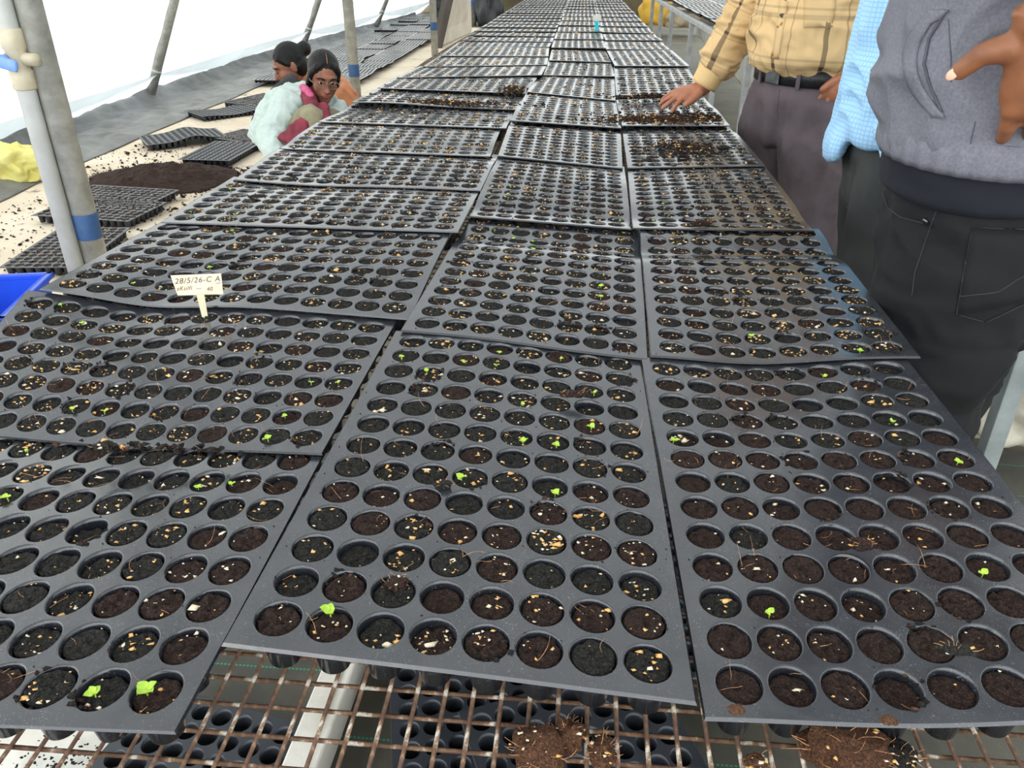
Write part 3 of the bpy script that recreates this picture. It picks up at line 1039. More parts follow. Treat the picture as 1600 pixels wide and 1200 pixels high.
TRAYS['R7'] = [[0.122, 3.745, 0.800], [0.446, 3.765, 0.800], [0.432, 4.476, 0.786], [0.099, 4.454, 0.783]]
TRAYS['R6'] = [[0.113, 3.115, 0.778], [0.432, 3.12, 0.782], [0.432, 3.726, 0.800], [0.118, 3.716, 0.798]]
for c_ in 'LCR':                       # each back edge tucks just under the front edge of the next tray
    kk = ['%s%d' % (c_, q) for q in range(0, 20) if '%s%d' % (c_, q) in TRAYS]
    for a_, b_ in zip(kk, kk[1:]):
        for q, r in ((3, 0), (2, 1)):
            p, zn = TRAYS[a_][q], TRAYS[b_][r][2] - .006
            f_ = (zn - CAMZ) / (p[2] - CAMZ)
            TRAYS[a_][q] = [p[0] * f_, p[1] * f_ + .012, zn]
BUMPS = {
    'L0': [(.6, .5, .5, .4, -.004), (.5, 1, .35, .3, -.009)],
    'L1': [(.5, 0, .35, .4, -.008), (.32, 1, .20, .4, -.015)],
    'L2': [(.30, 0, .18, .5, -.013), (.9, .55, .2, .3, .004)],
    'L3': [(.5, .5, .4, .3, .004), (.3, 1, .3, .4, -.008)],
    'L4': [(.3, 0, .3, .5, -.006), (.5, .9, 5, .15, -.006)],
    'L5': [(.5, .1, 5, .2, -.006)],
    'L6': [(.3, .6, 5, .3, -.007)],
    'L7': [(.2, .1, .3, .6, .008), (.5, .8, 5, .3, -.006)],
    'C1': [(.30, 1, .3, .3, .006), (.5, .5, .3, .5, .003)],
    'C2': [(.5, 1.0, 5, .1, -.006), (.5, .80, 5, .10, -.010), (.3, 0, .3, .3, .004)],
    'C3': [(.5, .12, 5, .10, -.006), (.5, .6, 5, .2, .004)],
    'C4': [(.5, .95, 5, .10, -.008)],
    'C5': [(.5, .3, 5, .2, .004)],
    'R1': [(.45, 0, .35, .3, -.010), (.45, 1, .30, .35, -.012)],
    'R2': [(.4, 0, .3, .4, -.011), (.5, .78, 5, .09, -.010)],
    'R3': [(.5, .15, 5, .12, -.005), (.55, .5, .4, .3, .003)],
    'R4': [(.5, .92, 5, .12, -.008)],
    'R5': [(.5, .4, 5, .2, .005)],
}
ORD = ['first', 'second', 'third', 'fourth', 'fifth', 'sixth', 'seventh', 'eighth', 'ninth', 'tenth', 'eleventh', 'twelfth', 'thirteenth', 'fourteenth', 'fifteenth', 'sixteenth',
       'seventeenth', 'eighteenth', 'nineteenth', 'twentieth', 'twenty-first', 'twenty-second', 'twenty-third', 'twenty-fourth', 'twenty-fifth', 'twenty-sixth', 'twenty-seventh', 'twenty-eighth',
       'twenty-ninth', 'thirtieth', 'thirty-first', 'thirty-second', 'thirty-third']
COLN = {'L': 'left', 'C': 'middle', 'R': 'right'}
LOOK = {'L': 'seedling tray laid crosswise', 'C': 'seedling tray laid lengthwise', 'R': 'seedling tray laid lengthwise'}
BROWN = {
    'R1': lambda u, v: np.where(v < .62, .93, .35), 'C1': lambda u, v: np.where(v < .17, .85, np.where(v < .45, .38, .15)),
    'L0': lambda u, v: np.where(u > .8, .55, .12), 'R2': lambda u, v: np.where((u < .3), .3, .06), 'R5': lambda u, v: 0 * u + .9,
}
SURF = {}
count = {'L': 0, 'C': 0, 'R': 0}
keys = ['L%d' % i for i in range(12)] + ['C%d' % i for i in range(1, 9)] + ['R%d' % i for i in range(1, 8)]
NEAR = {'L0', 'L1', 'L2', 'L3', 'L4', 'C1', 'C2', 'C3', 'C4', 'R1', 'R2', 'R3', 'R4'}
EXTRA_LABEL = {}
for k, key in enumerate(keys):
    c = key[0]
    W, D, nx, ny = (.545, .345, 13, 8) if c == 'L' else (.345, .545, 8, 13)
    lod = 0 if key in NEAR else 1 if int(key[1:]) < 9 else 2
    lab = 'black %s, %s from the front in the %s column%s' % (LOOK[c], ORD[count[c]], COLN[c], EXTRA_LABEL.get(key, ''))
    count[c] += 1
    g = 9.0 if key in ('C1', 'L1', 'L0', 'L2', 'C2') else 4.5 if key == 'R1' else 9.0
    if lod: g = 10.0
    _, SURF[key] = make_tray(key, TRAYS[key], W, D, nx, ny, lod, lab, BROWN.get(key, lambda u, v: 0 * u + .14), BUMPS.get(key, ()),
                             {'R5': .9, 'L6': .4, 'L7': .5, 'R4': .35, 'L4': .3, 'R3': .25, 'R6': .5}.get(key, .13), grains=g, seed=k)

# the far trays carry on to the end of the bench, which falls gently away
far_edges = {'L': ((-0.725, -0.77), (-0.2, -0.25)), 'C': ((-0.195, -0.25), (0.095, 0.05)), 'R': ((0.1, 0.055), (0.43, 0.37))}
for c, y0 in (('L', 4.565), ('C', 4.55), ('R', 4.49)):
    W, D, nx, ny = (.545, .345, 13, 8) if c == 'L' else (.345, .545, 8, 13)
    y = y0
    while y + D < 11.5:
        (a0, a1), (b0, b1) = far_edges[c]
        f0, f1 = (y - 4.5) / 7, (y + D - 4.5) / 7
        za, zb = .785 + bench_drop(y), .780 + bench_drop(y + D)
        j = rnd.uniform(-.006, .006)
        cor = [[a0 + (a1 - a0) * f0 + j, y + rnd.uniform(-.01, .01), za + rnd.uniform(-.001, .003)], [b0 + (b1 - b0) * f0 + j, y + rnd.uniform(-.01, .01), za + rnd.uniform(-.001, .003)],
               [b0 + (b1 - b0) * f1, y + D + .008, zb], [a0 + (a1 - a0) * f1, y + D + .008, zb]]
        lab = 'black %s, %s from the front in the %s column' % (LOOK[c], ORD[count[c]], COLN[c])
        count[c] += 1
        make_tray('far', cor, W, D, nx, ny, 2, lab, lambda u, v: 0 * u + .15, [(.5, rnd.uniform(.2, .8), 5, .2, rnd.uniform(-.006, .004))], grains=5.0 if y < 7 else 3.5, seed=200 + k)
        k += 1
        y += D + .004

# ------------------------------------------------------------------ seedlings: a stem and a few cotyledons each
def leaf_mesh(k):
    rs = random.Random(k)
    L, Wd = 0.0062, 0.0030
    V, F = [], []
    n = 6
    for i in range(n + 1):
        t = i / n
        w = Wd * (math.sin(math.pi * min(1, t * 1.02) ** .7) * .9 + .12 * (t < .9)) * (1 - .25 * (i == n))
        z = .0016 * math.sin(t * 2.2) + rs.uniform(-.0002, .0002)
        V += [(-w, t * L, z + .0006), (0, t * L, z), (w, t * L, z + .0006)]
    for i in range(n):
        for a in (0, 1):
            q = i * 3 + a
            F.append((q, q + 1, q + 4, q + 3))
    m = len(V)
    V += [(v[0], v[1], v[2] - .0003) for v in V]
    F += [tuple(m + q for q in f[::-1]) for f in F]
    me = mesh_py('leaf', V, F)
    me.materials.append(M['leaf'])
    for p in me.polygons: p.use_smooth = True
    return me


LEAVES = [leaf_mesh(k) for k in range(4)]
bm = bmesh.new()
loft(bm, [(0, 0, -.004), (.0004, 0, .002), (0, .0004, .006)], [.0006, .00055, .0005], 6)
STEM = bpy.data.meshes.new('stem'); bm.to_mesh(STEM); bm.free(); STEM.materials.append(M['leaf'])
sprouts = [(230, 1082, 1.7), (148, 1085, 1.35), (15, 782, 1.4), (310, 762, 1.1), (361, 758, 1.2), (45, 712, 1), (110, 643, 1.1), (163, 643, 1.2), (486, 598, 1.1), (528, 597, .9),
           (415, 689, 1.2), (445, 651, 1), (89, 476, 1.1), (121, 500, 1), (325, 420, 1.1), (299, 331, .9), (360, 366, .9), (366, 338, .9), (207, 443, .9),
           (516, 958, 1.6), (721, 748, 1.3), (819, 692, 1.2), (875, 706, 1.2), (924, 668, 1.2), (937, 622, 1.1), (817, 634, 1), (779, 551, 1), (726, 566, 1), (667, 581, 1.1),
           (626, 560, 1.1), (775, 574, 1), (877, 562, .9), (871, 778, 1.2), (939, 447, 1), (939, 464, 1), (974, 364, .9), (1050, 692, 1.5), (1497, 722, 1.1), (1531, 902, 1.1),
           (1202, 962, 1.5), (1347, 552, 1), (1287, 593, 1), (1395, 660, 1), (1174, 526, 1.1), (798, 292, 1), (787, 305, 1), (755, 313, 1), (790, 313, 1), (810, 356, 1), (768, 361, 1),
           (799, 372, 1), (831, 377, 1), (831, 391, 1.1), (1034, 322, .9), (971, 346, .9), (1025, 345, .9), (519, 279, 1), (595, 262, 1), (425, 252, .9), (365, 297, .9), (368, 338, .9), (852, 225, .9), (865, 234, .9)]
WHERE = {}
for c_ in 'LCR':
    kk = [q for q in keys if q[0] == c_]
    for q, key in enumerate(kk): WHERE[key] = (ORD[q], COLN[c_])
done = set()
pixs = [(pix(p), p, key) for p, key in CELLS]
for (px, py, s) in sprouts:
    (q, p, key) = min(pixs, key=lambda e: (e[0][0] - px) ** 2 + 2.5 * (e[0][1] - py) ** 2)
    idk = (round(p.x, 3), round(p.y, 3))
    if idk in done: continue
    done.add(idk)
    a = at(px, py, p.z + .004)
    off = Vector((a.x - p.x, a.y - p.y, 0))
    if off.length > .012: off = off.normalized() * .012
    r = empty('seedling', p + off, rnd.uniform(0, 6.28))
    o_, c_ = WHERE[key[0]]
    s *= .8
    tag(r, 'tiny green seedling in %s %s-column tray, %s row back, %s cell from left' % (o_, c_, ORD[key[2]], ORD[key[1]]), 'seedling', 'green seedlings')
    st = link('stem', STEM, None, r, True)
    st.scale = (s, s, s * .9)
    nl_ = rnd.choice([2, 3, 4]) if s < 1.3 else 4
    for k in range(nl_):
        lf = link('leaf', LEAVES[rnd.randrange(4)], None, r, True)
        lf.location = (0, 0, .0048 * s)
        lf.rotation_euler = (rnd.uniform(-.05, .35), rnd.uniform(-.25, .25), k * 6.283 / nl_ + rnd.uniform(-.35, .35))
        sz = s * rnd.uniform(.75, 1.15)
        lf.scale = (sz, sz, sz)

# ------------------------------------------------------------------ written stake
base = min(pixs, key=lambda e: (e[0][0] - 311) ** 2 + (e[0][1] - 499) ** 2)[1] + Vector((0, .002, 0))
stk = empty('plant_marker', base, YAW + math.radians(10))
tag(stk, 'cream handwritten plant marker standing in a cell of the front left trays', 'plant marker')
bm = bmesh.new()
vv = [(-.0035, 0, -.012), (.0035, 0, -.012), (.0052, 0, .038), (-.0058, 0, .038)]
q0 = [bm.verts.new((v[0], -.0006, v[2])) for v in vv]; q1 = [bm.verts.new((v[0], .0006, v[2])) for v in vv]
bm.faces.new(q0); bm.faces.new(q1[::-1])
for k in range(4): bm.faces.new((q0[k], q1[k], q1[(k + 1) % 4], q0[(k + 1) % 4]))
bm_obj('stake', bm, M['stake'], stk)
bm = bmesh.new()
vv = [(-.033, .0365), (.0305, .0340), (.0315, .0645), (-.0385, .0660)]
tilt = Matrix.Rotation(math.radians(-12), 4, 'X')
q0 = [bm.verts.new(tilt @ Vector((v[0], -.0022, v[1]))) for v in vv]; q1 = [bm.verts.new(tilt @ Vector((v[0], -.0008, v[1]))) for v in vv]
bm.faces.new(q0); bm.faces.new(q1[::-1])
for k in range(4): bm.faces.new((q0[k], q1[k], q1[(k + 1) % 4], q0[(k + 1) % 4]))
card = bm_obj('card', bm, M['tag_card'], stk)


def lettering(name, body, size, loc, parent, shear=.25):
    cu = bpy.data.curves.new(name, 'FONT')
    cu.body = body
    cu.size = size
    cu.shear = shear
    cu.extrude = 0.00005
    cu.space_character = 1.12
    tmp_ = bpy.data.objects.new('tmp', cu)
    COL.objects.link(tmp_)
    me = bpy.data.meshes.new_from_object(tmp_.evaluated_get(bpy.context.evaluated_depsgraph_get()))
    bpy.data.objects.remove(tmp_)
    me.materials.clear()
    o = link(name, me, M['ink'], parent)
    o.matrix_basis = tilt @ Matrix.Translation(Vector(loc)) @ Matrix.Rotation(math.pi / 2, 4, 'X')
    return o


lettering('lettering', '28/5/26-C A', .0112, (-.0345, -.0024, .0535), card)
lettering('lettering', 'sKulfi', .0085, (-.0335, -.0024, .0435), card, .35)
lettering('lettering', '40', .0080, (.008, -.0024, .0405), card)
bm = bmesh.new()
for (xa, za, xb, zb) in ((-.006, .0448, .0015, .0442), (.022, .0502, .0295, .0512)):
    d = Vector((xb - xa, 0, zb - za))
    R_ = Matrix.Rotation(-math.atan2(zb - za, xb - xa), 3, 'Y')
    box(bm, ((xa + xb) / 2, -.0024, (za + zb) / 2), (d.length, .0002, .0006), R_)
bmesh.ops.transform(bm, matrix=tilt, verts=bm.verts)
bm_obj('pen_stroke', bm, M['ink'], card)

# cyan and white marker far down the bench
p = at(932, 47, .765)
mk = empty('plant_marker', p, 0)
tag(mk, 'small cyan and white plant marker standing far down the bench', 'plant marker')
bm = bmesh.new(); bbox(bm, (0, 0, .026), (.024, .003, .062), .001); bm_obj('stake', bm, M['cyan'], mk)
bm = bmesh.new(); bbox(bm, (0, -.004, .072), (.055, .003, .036), .001); bm_obj('card', bm, M['plastic_sheet'], mk)


# ------------------------------------------------------------------ clumps of coir and soil
def clump(name, c, r, mat, label, seed, hair=30, cat='clump', res=3, kind=None):
    bm = bmesh.new()
    bmesh.ops.create_icosphere(bm, subdivisions=res, radius=1.0)
    for v in bm.verts:
        p = v.co.copy()
        h = 1 + .38 * noise.noise(p * 1.6 + Vector((seed, 0, 0))) + .20 * noise.noise(p * 4.5 + Vector((0, seed, 0))) + .12 * noise.noise(p * 11)
        v.co = Vector((p.x * r[0] * h, p.y * r[1] * h, max(-.55 * r[2], p.z * r[2] * h) + .5 * r[2]))
    o = bm_obj(name, bm, mat, None, False)
    o.location = c
    tag(o, label, cat)
    if hair:
        rs = np.random.RandomState(seed)
        d = rs.randn(hair, 3); d[:, 2] = abs(d[:, 2]); d /= np.linalg.norm(d, axis=1)[:, None]
        st = d * np.array(r) * .85 + np.array([0, 0, .4 * r[2]])
        fibres('coir_fibres', st, d, rs.uniform(.3, .8, hair) * max(r), .00028, M['root'], o, seed)
        m = 12 if name == 'coir_clump' else 2
        d = rs.randn(m, 3); d[:, 2] = abs(d[:, 2]); d /= np.linalg.norm(d, axis=1)[:, None]
        crumbs('pale_grains', d * np.array(r) * 1.0 + np.array([0, 0, .5 * r[2]]), rs.uniform(.0008, .0022, m), [M['perlite_cream'], M['perlite_white']], o, rs.randint(2, size=m), seed=seed)
    return o


clump('coir_clump', at(840, 1182, .722), (.022, .018, .014), M['coir'], 'rust brown coir clump on the bare wires below the middle tray', 3)
clump('coir_clump', at(888, 1158, .722), (.013, .012, .012), M['coir'], 'small coir clump beside the larger one on the bare wires', 5, 30)
clump('coir_clump', at(940, 1180, .722), (.010, .014, .007), M['coir'], 'loose tuft of coir fibres on the bare wires', 8, 24)
clump('coir_clump', at(1318, 1175, .722), (.034, .026, .016), M['coir'], 'wide rust brown coir clump on wires below the front right tray', 9, 36)
clump('coir_clump', at(1400, 1185, .722), (.016, .012, .008), M['soil_black'], 'dark soil clump on wires below the front right tray', 12, 20)
clump('coir_clump', at(1180, 1196, .722), (.009, .008, .006), M['coir'], 'tiny coir crumb heap on the wires under the front right tray', 14, 10)
clump('soil_clump', at(1150, 640 + 471, .787), (.006, .0045, .003), M['coir'], 'reddish crumb at the near left corner of front right tray', 15, 0)
clump('soil_clump', at(1388, 640 + 488, .787), (.006, .004, .003), M['coir'], 'reddish crumb on the near rim of front right tray', 16, 0)
clump('soil_clump', at(620, 915, .792), (.010, .007, .005), M['soil_brown'], 'brown soil lump spilling over a front middle tray cell', 17, 12)
clump('soil_clump', at(693, 760, .792), (.009, .006, .004), M['soil_black'], 'black soil lump between two front middle tray cells', 18, 8)
clump('soil_clump', at(897, 618, .790), (.016, .007, .004), M['soil_brown'], 'red brown soil bridging two cells of front middle tray', 19, 10)
clump('soil_clump', at(1345, 855, .79), (.010, .008, .006), M['soil_brown'], 'brown soil lump between two cells of front right tray', 20, 12)
clump('soil_clump', at(1492, 1022 - 5, .79), (.014, .007, .004), M['soil_black'], 'dark soil bridging two cells near the front right corner', 21, 8)
clump('soil_clump', at(165, 702, .79), (.013, .007, .006), M['soil_black'], 'dark soil lump on the seam of front left trays', 22, 10)
clump('soil_clump', at(1095, 352, .79), (.018, .010, .007), M['soil_brown'], 'red brown soil lump at third right tray front edge', 23, 14)
def scatter(name, px, py, z, sx_, sy, n, label, seed, mixp=(.35, .45, .2), hgt=.006):
    rs = np.random.RandomState(seed)
    c = at(px, py, z)
    P = np.stack([c.x + sx_ * rs.randn(n), c.y + sy * rs.randn(n), np.full(n, c.z)], 1)
    P[:, 2] += hgt * np.exp(-.5 * ((P[:, 0] - c.x) / sx_) ** 2 - .5 * ((P[:, 1] - c.y) / sy) ** 2) * rs.rand(n)
    P = P[(P[:, 0] < .43) & (P[:, 0] > -.74)]
    o = crumbs(name, P, rs.uniform(.0015, .0045, len(P)), [M['soil_black'], M['soil_brown'], M['coir'], M['perlite_cream']], None, rs.choice(4, len(P), p=list(np.array(mixp) * .93) + [.07]), tuple(c), seed)
    tag(o, label, 'soil', kind='stuff')


scatter('loose_soil', 1015, 152, .786, .055, .014, 700, 'brown soil heaped beside the reaching fingertips', 24, hgt=.014)
scatter('loose_soil', 1030, 186, .786, .09, .030, 800, 'rusty coir scattered on the tray below the reaching hand', 26, (.2, .4, .4))
scatter('loose_soil', 1090, 183, .786, .06, .035, 500, 'dark soil scattered on the tray below the thumb', 27)
scatter('loose_soil', 803, 141, .790, .022, .05, 400, 'brown soil strewn along the right end of the eighth left tray', 28)
scatter('loose_soil', 660, 160, .792, .16, .025, 900, 'long strip of spilt soil across the seventh left tray', 29, (.3, .4, .3))
scatter('loose_soil', 1070, 232, .786, .05, .05, 420, 'dark soil strewn over the fourth right tray', 34)
scatter('loose_soil', 250, 702, .786, .05, .004, 60, 'soil crumbs along the seam between the two front left trays', 35)
clump('soil_clump', at(1130, 233, .79), (.014, .012, .007), M['soil_black'], 'black soil lump at the outer side of fourth right tray', 30, 6)
clump('soil_clump', at(1012, 252, .79), (.012, .010, .005), M['soil_black'], 'black soil lump at inner side of fourth right tray', 31, 6)

# ------------------------------------------------------------------ empty trays stacked on the ground under the bench
def flat_tray(cx_, cy_, z, rz, label, group, filled=False, lod=1, W=.345, D=.545, nx=8, ny=13, tilt_=(0, 0), bumps=(), name='cell_tray', seed=0, mat=None, grains=1.0, brown=.6, lvl=-.0012):
    c, s = math.cos(rz), math.sin(rz)
    cor = []
    for (u, v) in ((-.5, -.5), (.5, -.5), (.5, .5), (-.5, .5)):
        x, y = u * W, v * D
        cor.append([cx_ + c * x - s * y, cy_ + s * x + c * y, z + .046 + tilt_[0] * u + tilt_[1] * v])
    return make_tray('g', cor, W, D, nx, ny, lod, label, lambda u, v: 0 * u + brown, bumps, 1.3 if filled else .05, filled, mat or M['tray_empty'], name, 'tray', group, grains=grains, seed=seed, lvl=lvl)[0]


G1 = 'empty trays under the bench'
flat_tray(-0.11, .90, .03, math.radians(14), 'empty black tray on the ground, seen through wires beside the white beam', G1)
flat_tray(.10, .72, .082, math.radians(24), 'empty black tray overlapping another beneath the bare wires', G1, tilt_=(.0, .02))
flat_tray(-.62, .655, .035, math.radians(-12), 'empty black tray under wires between white beam and white film', G1)
flat_tray(.28, 1.35, .02, math.radians(8), 'empty black tray farther back on the ground under the bench', G1)

# ------------------------------------------------------------------ trays on the left ground
G2 = 'trays on the cream ground sheet'


def quad_tray(pts, label, filled, lod=1, W=.545, D=.345, nx=13, ny=8, seed=0, bumps=(), brown=.9, grains=1.5, group=G2):
    P_ = [at(px, py, .05) for px, py in pts]
    c = sum(P_, Vector()) / 4
    d = ((P_[1] - P_[0]) + (P_[2] - P_[3])).normalized()
    return flat_tray(c.x, c.y, .010, math.atan2(d.y, d.x), label, group, filled, lod, W, D, nx, ny, (0, 0), bumps, seed=seed, grains=grains, brown=brown)


quad_tray([(34, 343), (205, 352), (271, 315), (120, 304)], 'soil-filled tray on the ground behind the near steel post', True, seed=301)
quad_tray([(100, 318), (220, 322), (262, 300), (150, 290)], 'soil-filled tray on the ground next to the dark soil heap', True, seed=302)
quad_tray([(17, 411), (140, 413), (190, 362), (80, 365)], 'soil-filled tray on the ground, nearest the blue crate', True, seed=303, W=.345, D=.545, nx=8, ny=13)
quad_tray([(236, 233), (342, 217), (332, 201), (229, 208)], 'bent empty black tray on the cream sheet above the soil heap', False, bumps=[(.6, .5, .2, 5, .03)])
quad_tray([(296, 251), (361, 255), (400, 221), (327, 221)], 'flat empty black tray between soil heap and crouching woman', False, W=.345, D=.545, nx=8, ny=13)
quad_tray([(355, 219), (415, 228), (440, 210), (382, 203)], 'soil-strewn black tray touching the pale sleeve of the woman', True, seed=305)
quad_tray([(335, 184), (387, 177), (370, 160), (315, 167)], 'empty black tray with a sagging middle at the ground cover edge', False, bumps=[(.5, .5, .3, 5, -.02)])
quad_tray([(380, 168), (432, 155), (432, 143), (367, 157)], 'soil-filled tray behind the rear woman on the ground', True, seed=306)

# rows of trays set out on the ground further back
G3 = 'trays laid out in rows on the ground'
kk = 0
y = 8.15
rr_ = 0
while y < 15.6:
    for cidx in range(3):
        x = -2.42 - .36 * cidx + .02 * rnd.uniform(-1, 1)
        if y > 13.5: x -= .0
        flat_tray(x, y + .27, .012 + .012 * rnd.random(), rnd.uniform(-.03, .03),
                  'black tray on the ground, %s row from the women, %s' % (ORD[rr_], ['beside the cream strip', 'in the middle of the three', 'beside the ground cover'][cidx]),
                  G3, True, 2, mat=M['tray'], lvl=-.009, seed=400 + kk, grains=1.2, brown=.2, bumps=[(.5, rnd.random(), 5, .3, rnd.uniform(-.005, .02))])
        kk += 1
    rr_ += 1
    y += .565

# ------------------------------------------------------------------ soil heap, crumbs around it
hc = at(258, 283, 0)
def fn(u, v):
    a = u * 2 * math.pi
    x, y = v * .46 * math.cos(a), v * .33 * math.sin(a)
    e = 1 + .22 * noise.noise(Vector((math.cos(a) * 1.7, math.sin(a) * 1.7, 1)))
    x, y = x * e, y * e
    h = .085 * max(0, 1 - v ** 1.7) + .022 * noise.noise(Vector((x * 14, y * 14, 0))) * (1 - v ** 4) + .012 * noise.noise(Vector((x * 45, y * 45, 3))) * (1 - v ** 6)
    return (x, y, .008 + max(0, h))
o = grid_mesh('soil_heap', 90, 34, fn, M['soil_brown'], smooth=False)
o.location = (hc.x, hc.y, 0)
tag(o, 'spread heap of dark brown potting soil on the cream sheet', 'soil heap')
pts = []
for _ in range(1500):
    a = rnd.uniform(0, 6.283); r = .85 + abs(rnd.gauss(0, .22))
    pts.append((hc.x + .46 * r * math.cos(a), hc.y + .33 * r * math.sin(a), .012))
for _ in range(700):
    pts.append((rnd.uniform(-3.1, -2.1), rnd.uniform(2.8, 4.4), .012))
for _ in range(260):
    pts.append((rnd.gauss(-2.9, .2), rnd.gauss(5.3, .25), .012))
o = crumbs('scattered_soil', pts, np.clip(nrs.lognormal(math.log(.0042), .5, len(pts)), .0015, .012), M['soil_brown'], origin=(hc.x, hc.y, 0))
tag(o, 'dark soil crumbs scattered over the cream ground sheet', 'soil', kind='stuff')

# ------------------------------------------------------------------ posts
def post(x, y, lab):
    bm = bmesh.new()
    loft(bm, [(0, 0, 0), (0, 0, 3.2)], [.043, .043], 24)
    o = bm_obj('steel_post', bm, M['galv'], None, True)
    o.location = (x, y, 0)
    tag(o, lab, 'post', 'galvanised greenhouse posts')
    bm = bmesh.new()
    rg = []
    for z in (.305, .308, .398, .40):
        rg.append(z)
    loft(bm, [(0, 0, z) for z in rg], [.0434, .0442, .0442, .0434], 24)
    bm_obj('painted_band', bm, M['blue_paint'], o, True)
    return o


p1 = Vector((-1.82, 2.732, 0))
post(p1.x, p1.y, 'galvanised post with blue band beside the white pipe, nearest the camera')
post(-1.899, 6.839, 'galvanised post with blue band behind the women')
post(-1.93, 10.81, 'galvanised post with blue band in front of the leaning panel')
post(-1.99, 15.137, 'galvanised post with blue band behind the leaning panel')
bm = bmesh.new(); bm.free()

# PVC riser with ball valve strapped to the near post
pr = empty('water_pipe', (p1.x - .058, p1.y - .045, 0))
tag(pr, 'white plastic water pipe with a blue-handled valve beside the near post', 'pipe')
bm = bmesh.new(); loft(bm, [(0, 0, 0), (0, 0, 3.1)], [.031, .031], 24); bm_obj('pipe', bm, M['pvc'], pr, True)
zv = atd(20, 74, 2.95).z
bm = bmesh.new()
loft(bm, [(0, 0, zv - .095), (0, 0, zv - .09), (0, 0, zv - .035), (0, 0, zv - .03), (0, 0, zv + .03), (0, 0, zv + .035), (0, 0, zv + .09), (0, 0, zv + .095)],
     [.034, .039, .039, .034, .034, .039, .039, .034], 24)
loft(bm, [(0, 0, zv), (0.075, -.01, zv)], [.022, .020], 16, ref=(0, 0, 1))
vb = bm_obj('valve_body', bm, M['valve'], pr, True)
bm = bmesh.new()
loft(bm, [(-.02, -.02, zv), (-.028, -.062, zv)], [.020, .020], 16, ref=(0, 0, 1))
bbox(bm, (-.012, -.068, zv - .002), (.105, .016, .038), .007, Matrix.Rotation(.25, 3, 'Y'))
bm_obj('valve_handle', bm, M['valve_blue'], vb, True)

# blue crate, only its rim shows above the bench edge
cr = at(20, 456, .25)
c0 = Vector((cr.x - .27, cr.y, 0))
bx_ = empty('plastic_crate', c0, math.radians(12))
tag(bx_, 'bright blue plastic crate on the ground beside the bench', 'crate')
bm = bmesh.new()
w2, d2, h2 = .27, .19, .22
for (sx_, sy, L, ax) in ((0, -d2, 2 * w2, 0), (0, d2, 2 * w2, 0), (-w2, 0, 2 * d2, 1), (w2, 0, 2 * d2, 1)):
    box(bm, (sx_, sy, h2 / 2), (L if ax == 0 else .006, .006 if ax == 0 else L, h2))
box(bm, (0, 0, .006), (2 * w2, 2 * d2, .008))
bm_obj('shell', bm, M['crate_blue'], bx_)
bm = bmesh.new()
for (sx_, sy, L, ax) in ((0, -d2 - .008, 2 * w2 + .04, 0), (0, d2 + .008, 2 * w2 + .04, 0), (-w2 - .008, 0, 2 * d2 + .04, 1), (w2 + .008, 0, 2 * d2 + .04, 1)):
    bbox(bm, (sx_, sy, h2 - .01), (L if ax == 0 else .024, .024 if ax == 0 else L, .02), .004)
bm_obj('rim', bm, M['crate_blue'], bx_)

# crumpled yellow cloth on the ground cover
def crumple(name, c, r, mat, label, cat, seed, amp=.35, sub=4, rz=0):
    bm = bmesh.new()
    bmesh.ops.create_icosphere(bm, subdivisions=sub, radius=1.0)
    for v in bm.verts:
        p = v.co.copy()
        f = noise.ridged_multi_fractal(p * 1.4 + Vector((seed, seed * .3, 0)), 1.0, 2.0, 4, 1.0, 2.0)
        h = .72 + amp * .5 * f * .6 + .18 * noise.noise(p * 2.5 + Vector((0, seed, 0)))
        v.co = Vector((p.x * r[0] * h, p.y * r[1] * h, max(-.4 * r[2], p.z * r[2] * h) + .4 * r[2]))
    o = bm_obj(name, bm, mat, None, True)
    o.location = c
    o.rotation_euler = (0, 0, rz)
    tag(o, label, cat)
    return o


crumple('yellow_cloth', at(12, 276, .025), (.24, .13, .13), M['yellow_cloth'], 'crumpled pale yellow cloth on the black ground cover', 'cloth', 4, 1.1, 5)

# leaning panel and the things near the back wall
pa, pb = Vector((-2.02, 11.65, 0)), Vector((-1.85, 13.78, 0))
pn = empty('white_hardboard', pa)
tag(pn, 'off-white panel with a dark edge standing between two posts', 'panel')
V = []
sl = 0.30
for th_ in (0, .05):
    for (t_, z, lean) in ((0, 0.02, 0), (1, .02, 0), (1.0, 1.45, .0), (.0, 1.45, .40)):
        q = pa + (pb - pa) * t_ + Vector((lean, .4 * lean, z)) - pa
        V.append(q + Vector((-th_, 0, 0)))
me = mesh_py('board', V, [(0, 1, 2, 3), (7, 6, 5, 4), (1, 0, 4, 5), (2, 1, 5, 6), (3, 2, 6, 7), (0, 3, 7, 4)])
link('board', me, M['panel'], pn)
bm = bmesh.new()
loft(bm, [Vector((-.03, -.03, .0)), Vector((.37, .13, 1.45))], [(.075, .022)] * 2, 4, ref=(1, 0, 0))
bm_obj('edge_strip', bm, M['panel_edge'], pn)

crumple('black_sack', at(764, 40, 0), (.24, .22, .60), M['black_plastic'], 'black plastic bags heaped beside the far end of the bench', 'sack', 9, .7)
bx2 = empty('dark_crate', Vector((-2.55, 16.2, 0)))
tag(bx2, 'dark crate standing against the back wall', 'crate')
for z in (.10, .26, .42):
    bm = bmesh.new(); bbox(bm, (0, -.15, z), (.62, .02, .12), .003); bm_obj('slat', bm, M['black_plastic'], bx2)
bm = bmesh.new(); bbox(bm, (0, .02, .25), (.60, .30, .50), .004); bm_obj('body', bm, M['black_plastic'], bx2)

# ------------------------------------------------------------------ second bench on the right
B2A = 0.955 + .036 * 4.93


def b2x(y): return B2A - .036 * y


b2 = empty('nursery_bench', (b2x(6) + .45, 6, 0))
tag(b2, 'second bench with pale grey legs carrying trays beyond the standing men', 'bench')


